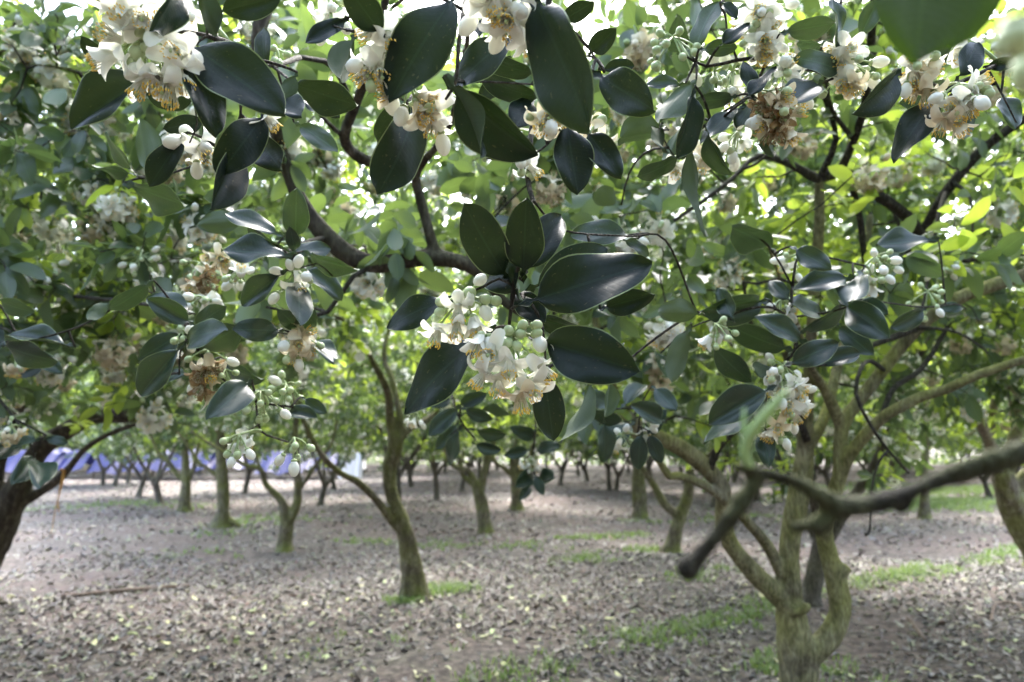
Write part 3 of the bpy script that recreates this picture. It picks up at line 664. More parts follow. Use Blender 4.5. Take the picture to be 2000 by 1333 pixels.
# ------------------------------------------------------------------ tree leaning in from the other edge
b = G(2045, 1105); d = b[1] * FWD[1] - 0.0
d = (np.array(b) - CAM) @ FWD
TR = [trunk_line(b, [(2035, 1085, 66), (2005, 1040, 54), (1975, 985, 48), (1957, 925, 42), (1941, 884, 24), (1912, 821, 20, 7.2), (1883, 788, 18, 7.1), (1850, 740, 14, 7.0), (1820, 660, 11, 6.9)], d),
      px_line([(1960, 940, 34), (1972, 900, 28), (1984, 842, 24), (1982, 790, 22), (1965, 720, 16, 7.5), (1940, 620, 12, 7.6)], d),
      px_line([(1958, 930, 20), (1935, 870, 17), (1940, 800, 16, 7.4), (1955, 740, 13, 7.5), (1990, 660, 11, 7.6)], d),
      px_line([(1975, 960, 34), (2030, 900, 26), (2080, 800, 20), (2120, 680, 14)], d)]
make_tree('pomelo_tree', b, 'leaning olive trunked pomelo tree beside the sunny grass', None, TR, 0.014, ((5.0, 7.2, 3.0), (2.3, 2.1, 1.65), 1.85),
          nspray=850, seed=43, nleaf=200, nclus=20, keep=clear_view(640, 6.5), youngp=0.50, blossom=0.34, nbare=120, extra=low_sprays(22, 1700, 2010, 640, 850, 6.0, 8.0, 6))

# ------------------------------------------------------------------ thin pale tree behind the bare twig end, and others of the middle rows
def px_tree(label, bx, by, lines, seed, zmin=1.45, nleaf=120, voxel=0.014, bark_m=None, rad=(1.95, 1.95, 1.6), nspray=980, zc=2.95, youngp=0.20):
    b = G(bx, by); d = (b - CAM) @ FWD
    L = [trunk_line(b, lines[0], d)] + [px_line(l, d) for l in lines[1:]]
    for l_ in L: l_[:, 3] *= 0.80
    return make_tree('pomelo_tree', b, label, None, L, voxel, ((b[0], b[1], zc), rad, zmin), nspray=nspray, seed=seed, nleaf=nleaf, nclus=10, bark_m=bark_m, youngp=youngp, blossom=0.30, lod=LOD3)
px_tree('slim pomelo tree with pale trunk split like a Y, behind the forked mossy tree', 1312, 1082,
        [[(1314, 1065, 40), (1322, 1030, 36), (1332, 1000, 30), (1343, 970, 26), (1347, 930, 22), (1350, 880, 18), (1365, 820, 14), (1380, 740, 10)],
         [(1328, 1010, 26), (1298, 985, 22), (1281, 955, 18), (1262, 925, 14), (1235, 880, 10), (1210, 820, 8)],
         [(1347, 920, 14), (1385, 890, 12), (1420, 850, 10), (1450, 800, 8)]], 53)
px_tree('pomelo tree with Y-shaped trunk, one fork sweeping low towards the tarpaulin', 556, 1072,
        [[(556, 1055, 36), (560, 1022, 31), (550, 980, 20), (519, 946, 16), (509, 917, 13), (477, 908, 11), (431, 880, 10), (373, 842, 7)],
         [(561, 1025, 26), (577, 992, 24), (582, 965, 21), (579, 904, 18), (577, 834, 15), (590, 760, 11), (600, 680, 8)],
         [(509, 917, 9), (495, 880, 8), (470, 830, 7), (440, 780, 6)],
         [(582, 960, 12), (620, 905, 10), (650, 860, 8), (660, 800, 6)]], 63, zmin=1.35)
bb = G(432, 1030); dd = (bb - CAM) @ FWD
px_tree('straight single trunk pomelo tree on spreading dark roots', 432, 1030,
        [[(434, 1012, 40), (436, 990, 32), (436, 960, 29), (431, 884, 25), (429, 821, 22), (440, 750, 15), (450, 680, 10)],
         [(434, 940, 12), (405, 915, 10), (386, 902, 9), (360, 860, 7), (330, 830, 6)],
         [(431, 880, 14), (460, 850, 12), (490, 800, 9)],
         [(434, 1008, 22), (412, 1024, 14), (398, 1034, 7)], [(436, 1008, 22), (458, 1022, 13), (472, 1030, 6)], [(434, 1012, 20), (430, 1030, 12), (425, 1040, 6)]], 73, zmin=1.3, nleaf=100)
px_tree('pomelo tree standing before the tarpaulin, three limbs from a knee-high fork', 360, 998,
        [[(360, 985, 28), (362, 960, 26), (364, 940, 24), (362, 900, 17), (362, 850, 13)],
         [(363, 942, 16), (344, 925, 14), (330, 905, 11), (310, 885, 9), (290, 840, 7)], [(365, 942, 14), (378, 915, 11), (385, 880, 9), (400, 830, 7)]], 83, zmin=1.15, nleaf=60)
px_tree('pomelo tree with low fork and hooked limb, midway down the leaf-strewn aisle', 948, 1043,
        [[(946, 1022, 34), (942, 990, 32), (934, 960, 30), (925, 935, 18), (912, 918, 15), (895, 915, 13), (878, 900, 11), (860, 860, 8)],
         [(937, 965, 22), (944, 935, 20), (950, 900, 17), (965, 860, 12), (975, 800, 9)], [(930, 950, 12), (915, 940, 11), (900, 920, 9), (905, 880, 7)]], 93, zmin=1.35, nleaf=80)
px_tree('short pomelo tree with a dark trunk tilted under low leafy sprays', 1009, 995,
        [[(1009, 982, 30), (1008, 955, 27), (1007, 930, 24), (1002, 900, 18), (1004, 850, 13)], [(1006, 935, 14), (985, 915, 11), (968, 905, 10), (950, 880, 8)], [(1008, 930, 14), (1030, 900, 11), (1045, 860, 9)]], 103, zmin=1.05, nleaf=60)
px_tree('pole-straight pomelo trunk in the shade behind hanging leaf sprays', 1250, 1010,
        [[(1250, 995, 36), (1248, 960, 33), (1247, 920, 30), (1246, 880, 24), (1235, 830, 16)], [(1247, 890, 16), (1275, 850, 12), (1290, 800, 9)], [(1246, 880, 14), (1215, 850, 10), (1200, 800, 8)]], 113, zmin=1.1, nleaf=60)
px_tree('slender upright pomelo trunk at the edge of the sunny grass', 1806, 1012,
        [[(1806, 1000, 26), (1806, 960, 21), (1806, 904, 18), (1808, 817, 15), (1800, 760, 10)], [(1806, 900, 11), (1780, 860, 9), (1755, 830, 7)], [(1807, 870, 10), (1850, 850, 9), (1890, 850, 8), (1920, 830, 6)]], 123, zmin=1.45, nleaf=80, youngp=0.3)

# ------------------------------------------------------------------ the back rows: five built trees, copied
PROTO = []
for s in range(5):
    r_ = random.Random(200 + s); zf = r_.uniform(0.45, 0.75); lx, ly = r_.uniform(-.12, .12), r_.uniform(-.12, .12)
    L = [np.array([[0, 0, -.08, .14], [0, 0, .05, .085], [lx * .5, ly * .5, zf * .55, .066], [lx, ly, zf, .064], [lx * 1.5, ly * 1.5, zf + .12, .06]])]
    k = r_.choice([3, 3, 4]); a0 = r_.random() * 6
    for j in range(k):
        a = a0 + j * 2 * PI / k + r_.uniform(-.4, .4); e = r_.uniform(.5, .85); c, sn = math.cos(a), math.sin(a)
        L.append(np.array([[lx, ly, zf - .06, .05], [lx + c * e * .25, ly + sn * e * .25, zf + .22, .04], [lx + c * e * .6, ly + sn * e * .6, zf + .6, .032], [lx + c * e * .9 + r_.uniform(-.1, .1), ly + sn * e * .9, zf + 1.1, .024], [lx + c * e * 1.4, ly + sn * e * 1.4, zf + 1.7, .016]]))
    PROTO.append(make_tree('pomelo_tree', (0, 0, 0), 'x', None, L, 0, ((0, 0, 2.7), (2.0, 2.0, 1.8), 0.84), nspray=1250, seed=300 + 10 * s, sides=9, bark_m=M_BARK_FAR, youngp=0.20, blossom=0.36, shell=0.7, lod=LOD3))
used = set()
def place(x, y, label, group, k=None, sc=1.0, rz=0.0):
    k = int(rng.integers(0, 5)) if k is None else k
    src = PROTO[k]
    if k not in used: used.add(k); o = src
    else:
        o = src.copy(); C.objects.link(o)
        for ch in src.children:
            c = ch.copy(); C.objects.link(c); c.parent = o
    o.location = (x, y, float(hgt(x, y))); o.rotation_euler = (0, 0, rz); o.scale = (sc, sc, sc)
    o['label'] = label; o['category'] = 'tree'
    if group: o['group'] = group
spots = [tuple(r.location[:2]) for r in bpy.data.objects if r.type == 'EMPTY' and r not in PROTO]
named = [(312, 985), (271, 971), (224, 952), (201, 948), (626, 985), (479, 963), (652, 958), (853, 977), (803, 951), (903, 958), (1190, 959), (1204, 958), (1147, 940), (1435, 940), (1932, 972), (1130, 930), (250, 945), (1720, 950)]
n_far = 0
for (px, py) in named:
    g = G(px, py); fr = px < 720; place(g[0], g[1], 'small pomelo tree with slim trunk standing before the blue tarpaulin' if fr else 'grey trunked pomelo tree in the shaded back rows', 'pomelo trees before the tarpaulin' if fr else 'pomelo trees in the back rows', sc=rng.uniform(.92, 1.05), rz=rng.random() * 6.3); spots.append((g[0], g[1]))
place(2.52, 6.3, 'pomelo tree hidden behind the forked mossy trunk, only its crown showing', None, k=1, sc=1.12, rz=2.0); spots.append((2.52, 6.3))
tries = 0
while n_far < 135 and tries < 12000:
    tries += 1
    y = rng.uniform(11.5, 47); x = rng.uniform(-1, 1) * (0.82 * y + 2)
    if 25.5 < y < 31 and -24 < x < -4: continue
    if 7.0 < x < 14 and 12 < y < 17: continue
    px, py, _ = project(np.array([x, y, 0]))
    if y < 20 and 1020 < px < 1180: continue
    if y < 27.5 and px < 770: continue
    if y < 14 and (px < 900 or 1180 < px < 1420): continue
    if min((x - a) ** 2 + (y - c) ** 2 for a, c in spots) < 2.6 ** 2: continue
    spots.append((x, y)); n_far += 1
    place(x, y, 'grey trunked pomelo tree in the shaded back rows', 'pomelo trees in the back rows', sc=rng.uniform(.9, 1.12), rz=rng.random() * 6.3)
# unseen trees added beside and behind the camera to shade the near leaves
for (x, y) in ((0.5, -3.0), (-3.4, -2.2), (3.2, -2.9), (-0.6, -4.9), (-4.0, -4.8), (3.4, -6.2), (-7, -1.0), (7, -1.5), (-7.2, -4.6), (6.6, -5), (0.4, -8), (-3.4, -8.2), (-6.8, 2.2), (7.2, 2.6), (4.6, 3.9)):
    place(x, y, 'unseen pomelo tree added to shade the near leaves', 'unseen pomelo trees added for shade', sc=rng.uniform(1.0, 1.1), rz=rng.random() * 6.3)

# ------------------------------------------------------------------ tree over the camera: the dark bent limb that crosses the picture
b = np.array([-1.75, -0.35, float(hgt(-1.75, -0.35))])
O1 = [np.vstack([[b[0], b[1], -.06, .10], [b[0] + .02, b[1], .5, .085], [b[0] + .05, b[1] + .05, 1.1, .07], [-1.55, .15, 1.9, .05], [-1.35, .8, 2.55, .038], px_line([(455, -130, 26, 1.75), (505, 90, 24, 1.85), (535, 240, 22, 1.95), (552, 300, 22, 2.0), (578, 375, 24, 2.0), (612, 432, 27, 2.0), (648, 472, 29, 2.0), (692, 505, 29, 2.0), (742, 517, 28, 2.0), (800, 508, 27, 2.0), (850, 504, 28, 2.0), (905, 514, 26, 2.0), (945, 540, 22, 2.0), (985, 590, 16, 2.0), (1060, 640, 10, 1.95)])]),
      px_line([(852, 505, 20, 2.0), (836, 445, 18, 2.0), (820, 385, 17, 2.0), (812, 338, 16, 1.98), (850, 290, 13, 1.9), (880, 240, 12, 1.8), (905, 130, 12, 1.6), (930, -60, 12, 1.5)]),
      px_line([(812, 345, 14, 1.98), (770, 322, 17, 1.9), (722, 316, 18, 1.85), (690, 300, 18, 1.8), (672, 268, 18, 1.75), (690, 215, 17, 1.7), (712, 160, 16, 1.6), (745, 60, 15, 1.5), (760, -80, 15, 1.45)]),
      np.array([[b[0] + .05, b[1] + .05, .9, .07], [b[0] + .1, b[1] - .4, 1.6, .05], [-1.2, -.7, 2.3, .035], [-.6, -.6, 2.8, .02]]),
      np.array([[-1.55, .15, 1.9, .045], [-.9, .1, 2.5, .035], [-.2, .2, 2.75, .028], [.5, .4, 2.8, .02], [1.1, .7, 2.7, .012]])]
for l_ in O1: l_[:, 3] *= 1.3
O1b = [px_line([(742, 517, 10, 2.0), (690, 540, 9, 1.95), (640, 610, 9, 1.95), (590, 612, 7, 1.9), (520, 600, 5, 1.85)]),
       px_line([(640, 465, 12, 2.0), (610, 470, 10, 1.9), (575, 480, 6, 1.6)]),
       px_line([(690, 215, 12, 1.7), (655, 134, 11, 1.55), (610, 116, 11, 1.45), (585, 113, 11, 1.4)]),
       px_line([(672, 268, 9, 1.75), (640, 240, 8, 1.7), (600, 195, 6, 1.65)]),
       px_line([(1078, -60, 12, 1.1), (1060, 120, 11, 1.1), (1038, 260, 11, 1.05), (1030, 345, 11, 1.0), (1042, 395, 10, .96)])]
ex = np.array([P(x, y, d_) for x, y, d_ in zip(rng.uniform(430, 1230, 52), rng.uniform(60, 600, 52), rng.uniform(1.9, 2.7, 52))])
make_tree('pomelo_tree', b, 'pomelo tree whose dark bent limb swings across the orchard view', None, O1, 0.008, ((0.0, 0.55, 2.85), (1.9, 1.5, 0.62), 2.1),
          nspray=45, seed=143, lod=LOD1, nleaf=200, nclus=14, branchlets=O1b, keep=not_near, bark_m=M_BARK_DARK, extra=ex, youngp=0.03, blossom=0.18, shell=0.4)

# ------------------------------------------------------------------ dense trees closing the orchard
mb = MB(); N = 34000
ww = np.random.default_rng(77)
p = np.column_stack([ww.uniform(-62, 62, N), 47.5 + ww.random(N) ** 2 * 6, 6.5 * ww.random(N) ** 1.25])
p[:, 1] += 1.5 * np.sin(p[:, 0] * 1.1) + 0.8 * np.sin(p[:, 2] * 2 + p[:, 0])
scatter(mb, LOD2[0], frames(ww.normal(size=(N, 3)) + np.array([0, -.2, -.4]), ww.normal(size=(N, 3)) * .6 + np.array([0, -.3, 1]), ww.uniform(.22, .42, N), ww.uniform(.12, .22, N)), p, ww.random(N), (ww.random(N) < .1) * .6)
fw = link('far_wood', mb.mesh('far_wood', [M_LEAF]), kind='stuff'); tag(fw, 'dark dense mass of leafy trees closing off the orchard', 'wood')

# ------------------------------------------------------------------ blue tarpaulins and the white one
def tarp_mat(name, a, b_, t):
    return simple(name, a, 0.45, noise=b_, trans=(t, 0.25), bump=0.15, scale=1.2, spec=0.4)
M_BLUE = tarp_mat('tarpaulin_blue', (0.012, 0.014, 0.088), (0.022, 0.025, 0.118), (0.02, 0.024, 0.11)); M_WHITE = tarp_mat('tarpaulin_white', (0.74, 0.73, 0.78), (0.80, 0.80, 0.82), (.8, .8, .8))
M_POLE = simple('shelter_pole', (0.16, 0.13, 0.10), 0.8)
def tarp_panel(x0, x1, d, top, hem, seed, depth=2.2):
    """a sheet slung over a ridge rope: front slope with folds, a short back slope, 6 mm hem"""
    r_ = np.random.default_rng(seed); mb = MB(); A, B = P(x0, 900, d), P(x1, 900, d); n = 26; m = 9; V = []
    for j in range(m + 1):
        s = j / m
        for i_ in range(n + 1):
            u = i_ / n; x = A[0] + (B[0] - A[0]) * u
            sag = 0.09 * math.sin(PI * u) + 0.03 * math.sin(u * 13 + seed)
            if s < .72: q = s / .72; z = hem + 0.12 * abs(math.sin(u * 6.5 + seed)) + (top - hem) * q; y = A[1] - depth * .5 * (1 - q) + 0.05 * math.sin(u * 20 + seed + q * 2) * (1 - q * .6)
            else: q = (s - .72) / .28; z = top - (top - hem) * .7 * q; y = A[1] + depth * .35 * q
            V.append((x + 0.02 * math.sin(s * 9 + i_), y, z - sag * (0.3 + 0.7 * s if s < .72 else 1 - .5 * q)))
    w = n + 1; Q = [(j * w + i_, j * w + i_ + 1, (j + 1) * w + i_ + 1, (j + 1) * w + i_) for j in range(m) for i_ in range(n)]
    mb.add(V, quads=Q); return mb
o0 = P(30, 900, 28); root = empty('tarpaulin_shelter', (o0[0], o0[1], 0)); tag(root, 'long low shelter of blue tarpaulin sheets behind the tree rows', 'shelter')
xs = [24, 120, 186, 205, 300, 420, 520, 600, 668]
for k in range(len(xs) - 1):
    if k == 2: continue
    dk = 28.2 + 0.35 * (k % 2)
    link('tarpaulin_sheet', tarp_panel(xs[k] - 4, xs[k + 1] + 4, dk, 1.12 + 0.08 * math.sin(k * 2.1), 0.22 + 0.10 * (k % 3), k).mesh('tarpaulin_sheet', [M_BLUE], root.location, attr=False), root)
for k in range(0, 9, 2):
    q = P(xs[k], 900, 28.4); mb = MB(); tube(mb, [(q[0], q[1], -.05, .035), (q[0] + .01, q[1], .9, .033), (q[0], q[1], 1.06, .03)], 8)
    link('pole', mb.mesh('pole', [M_POLE], root.location, attr=False), root)
mb = MB(); q0, q1 = P(20, 900, 28.4), P(672, 900, 28.4); tube(mb, [(q0[0], q0[1], 1.05, .012), ((q0[0] + q1[0]) / 2, q0[1], 1.0, .012), (q1[0], q1[1], 1.05, .012)], 6)
link('ridge_rope', mb.mesh('ridge_rope', [M_POLE], root.location, attr=False), root)
o0 = P(690, 900, 26); root = empty('white_tarpaulin', (o0[0], o0[1], 0)); tag(root, 'small white sheet hung at the end of the blue shelter', 'tarpaulin')
link('sheet', tarp_panel(668, 712, 26.0, 1.25, 0.10, 31, 1.0).mesh('sheet', [M_WHITE], root.location, attr=False), root)
mb = MB(); q = P(690, 900, 26.0); tube(mb, [(q[0], q[1], -.05, .03), (q[0], q[1], .6, .03), (q[0], q[1], 1.12, .03)], 8); link('pole', mb.mesh('pole', [M_POLE], root.location, attr=False), root)

# ------------------------------------------------------------------ leaf litter
def litter_mat():
    m, n, l = mat('dry_leaf')
    at = node(n, 'ShaderNodeAttribute', attribute_name='lf'); sp = n.new('ShaderNodeSeparateColor'); l.new(at.outputs['Color'], sp.inputs[0])
    oi = n.new('ShaderNodeObjectInfo')
    r = ramp(n, [(0.0, (0.125, 0.106, 0.100)), (0.2, (0.160, 0.140, 0.132)), (0.45, (0.205, 0.186, 0.176)), (0.7, (0.245, 0.226, 0.210)), (0.86, (0.28, 0.275, 0.19)), (0.93, (0.20, 0.23, 0.15)), (1.0, (0.16, 0.088, 0.074))])
    l.new(sp.outputs[0], r.inputs[0])
    ry = ramp(n, [(0.0, (0.42, 0.44, 0.20)), (0.5, (0.50, 0.48, 0.30)), (1.0, (0.30, 0.38, 0.17))]); l.new(oi.outputs['Random'], ry.inputs[0])
    col = mixc(n, l, sp.outputs[1], r.outputs[0], ry.outputs[0])
    bs = n.new('ShaderNodeBsdfPrincipled'); bs.inputs['Roughness'].default_value = 0.62; bs.inputs['Specular IOR Level'].default_value = 0.4; l.new(col, bs.inputs['Base Color'])
    o = n.new('ShaderNodeOutputMaterial'); l.new(bs.outputs[0], o.inputs[0]); return m
M_DRY = litter_mat()
DRY = [leaf_lite(f, c) for f, c in ((0.4, 0.25), (-0.35, -0.2), (0.6, 0.35))]
def litter(N, y0, y1, power, seed):
    r_ = np.random.default_rng(seed); y = y0 + (y1 - y0) * r_.random(N) ** power; x = r_.uniform(-1, 1, N) * (0.86 * y + 1.0)
    bare = np.sin(x * 1.3 + 2 * np.sin(y * .7)) * np.sin(y * 1.1 + .8 * x) + 0.5 * np.sin(3.1 * x - 2.2 * y)
    k = r_.random(N) > np.clip(bare - 0.15, 0, 0.85); return x[k], y[k], r_
mb = MB()
for N, y0, y1, pw, sd, s0, s1 in ((46000, 2.3, 9.0, 0.75, 1, .026, .068), (90000, 8.0, 38.0, 0.72, 2, .04, .095)):
    x, y, r_ = litter(N, y0, y1, pw, sd); n = len(x); a = r_.random(n) * 2 * PI
    d_ = np.column_stack([np.cos(a), np.sin(a), r_.normal(size=n) * .16]); nn = np.column_stack([r_.normal(size=(n, 2)) * .26, np.ones(n)])
    nn *= np.where(r_.random(n) < .4, -1, 1)[:, None]
    L = (s0 + (s1 * 1.05 - s0) * r_.random(n) ** 1.8); Ms = frames(d_, nn, L, L * r_.uniform(.35, .52, n)); pos = np.column_stack([x, y, hgt(x, y) + r_.uniform(.004, .020, n)]); v = r_.integers(0, 3, n)
    for k in range(3): scatter(mb, DRY[k], Ms[v == k], pos[v == k], r_.random((v == k).sum()), (r_.random((v == k).sum()) < .012) * .7)
for k in range(160):
    y = 2.5 + 9 * r_.random(); x = r_.uniform(-1, 1) * .8 * y; a = r_.random() * 6.3; l_ = r_.uniform(.05, .22); rr = r_.uniform(.002, .005)
    tube(mb, [(x + math.cos(a + .3 * t * (k % 3 - 1)) * l_ * t, y + math.sin(a + .3 * t * (k % 3 - 1)) * l_ * t, float(hgt(x, y)) + .018 + .01 * math.sin(t * 3), rr * (1 - .5 * t)) for t in (0, .35, .7, 1)], 4)
ll = link('leaf_litter', mb.mesh('leaf_litter', [M_DRY]), kind='stuff'); tag(ll, 'grey brown dry leaf litter covering the orchard soil', 'leaf litter')
DRY_ME = []
for t in [leaf_tmpl(6, 1, k, fold=f, curl=c, wave=.8, petiole=False) for k, f, c in ((0, .35, .18), (1, -.3, -.15), (2, .5, .25))]:
    q = MB(); a = t[2].copy(); a[:, 1] = 1; q.add(t[0], t[1], attr=a); DRY_ME.append(q.mesh('fallen_leaf', [M_DRY]))
r_ = np.random.default_rng(91); k = 0
while k < 200:
    y = 2.5 + 5.0 * r_.random() ** 0.9; x = r_.uniform(-1, 1) * .75 * y; q = np.array([x, y, float(hgt(x, y)) + r_.uniform(.016, .03)]); px, py, _ = project(q)
    if not (5 < px < 1995 and py < 1328): continue
    a = r_.random() * 6.3; L = r_.uniform(.042, .08)
    Mx = frames(np.array([[math.cos(a), math.sin(a), r_.normal() * .1]]), np.array([[r_.normal() * .2, r_.normal() * .2, r_.choice([1, 1, -1])]]), np.array([L]), np.array([L * .48]))[0]
    m4 = Matrix([[*Mx[0], q[0]], [*Mx[1], q[1]], [*Mx[2], q[2]], [0, 0, 0, 1]])
    tag(link('fallen_leaf', DRY_ME[k % 3], mat4=m4), 'pale yellow green fallen leaf lying on the grey leaf litter', 'fallen leaf', 'pale leaves fallen on the litter'); k += 1

# ------------------------------------------------------------------ grass
def grass_mat():
    m, n, l = mat('grass_blade'); at = node(n, 'ShaderNodeAttribute', attribute_name='lf'); sp = n.new('ShaderNodeSeparateColor'); l.new(at.outputs['Color'], sp.inputs[0])
    r = ramp(n, [(0, (0.075, 0.13, 0.045)), (.6, (0.125, 0.19, 0.065)), (1, (0.24, 0.26, 0.12))]); l.new(sp.outputs[0], r.inputs[0])
    bs = n.new('ShaderNodeBsdfPrincipled'); bs.inputs['Roughness'].default_value = .55; l.new(r.outputs[0], bs.inputs['Base Color'])
    tr = n.new('ShaderNodeBsdfTranslucent'); tr.inputs[0].default_value = (.3, .45, .1, 1); mx = n.new('ShaderNodeMixShader'); mx.inputs[0].default_value = .3
    l.new(bs.outputs[0], mx.inputs[1]); l.new(tr.outputs[0], mx.inputs[2]); o = n.new('ShaderNodeOutputMaterial'); l.new(mx.outputs[0], o.inputs[0]); return m
r_ = np.random.default_rng(17); tuft = []
def strip(pts, width, n, hh):
    g = np.array([G(*p)[:2] for p in pts]); seg = np.linalg.norm(np.diff(g, axis=0), axis=1); cs = np.concatenate([[0], np.cumsum(seg)])
    for s in r_.random(n) * cs[-1]:
        dens = .5 + .5 * math.sin(s * 2.1 + len(pts)) + .3 * math.sin(s * 5.3)
        if r_.random() > dens + .25: continue
        q = [np.interp(s, cs, g[:, k]) for k in (0, 1)]; tuft.append((q[0] + r_.normal() * width, q[1] + r_.normal() * width, hh))
strip([(920, 1345), (1060, 1300), (1150, 1270), (1300, 1232), (1480, 1190), (1600, 1155), (1720, 1130), (1860, 1103), (2040, 1068)], .13, 800, .048)
strip([(1120, 1105), (1160, 1090), (1280, 1075)], .16, 170, .05); strip([(1000, 1075), (1120, 1055), (1250, 1045)], .2, 220, .045)
strip([(830, 1165), (870, 1158), (900, 1150)], .10, 80, .06); strip([(780, 1175), (800, 1180)], .08, 40, .05); strip([(700, 1055), (850, 1065), (900, 1060)], .25, 130, .045)
strip([(1480, 1280), (1560, 1300), (1640, 1290)], .15, 80, .05); strip([(1330, 1140), (1380, 1110), (1430, 1120)], .15, 110, .05); strip([(1250, 1020), (1400, 1015), (1480, 1010)], .3, 160, .05)
strip([(1680, 985), (1800, 980), (1900, 985), (2040, 990)], .9, 2600, .08); strip([(1700, 960), (1850, 955), (2040, 965)], 1.2, 2200, .09)
strip([(80, 1000), (250, 985), (400, 990)], .5, 300, .05); strip([(430, 1045), (520, 1010), (640, 1015)], .4, 220, .05); strip([(330, 1090), (480, 1070)], .25, 30, .04); strip([(560, 1300), (700, 1230), (900, 1250)], .35, 30, .04)
mb = MB(); V = []; A = []
for (x, y, hh) in tuft:
    z = float(hgt(x, y)); far = y > 9
    for _ in range(5 if far else 8):
        a = r_.random() * 6.3; l_ = hh * r_.uniform(.6, 1.5); lean = r_.uniform(.3, 1.1); bx, by = x + r_.normal() * .03, y + r_.normal() * .03; w = r_.uniform(.0022, .005) * (2.2 if far else 1.2); c, s = math.cos(a), math.sin(a); rd = r_.random()
        V += [(bx - s * w, by + c * w, z), (bx + s * w, by - c * w, z), (bx + c * lean * l_ * .45 + s * w * .8, by + s * lean * l_ * .45 - c * w * .8, z + l_ * .7), (bx + c * lean * l_ * .45 - s * w * .8, by + s * lean * l_ * .45 + c * w * .8, z + l_ * .7), (bx + c * lean * l_, by + s * lean * l_, z + l_ * .85)]
        A += [(rd, 0, 0, 0)] * 5
n = len(V) // 5; o5 = np.arange(n)[:, None] * 5
mb.add(V, quads=o5 + np.array([[0, 1, 2, 3]]), tris=o5 + np.array([[3, 2, 4]]), attr=np.array(A))
gr = link('grass', mb.mesh('grass', [grass_mat()]), kind='stuff'); tag(gr, 'thin strips and tufts of green grass among the leaf litter', 'grass')

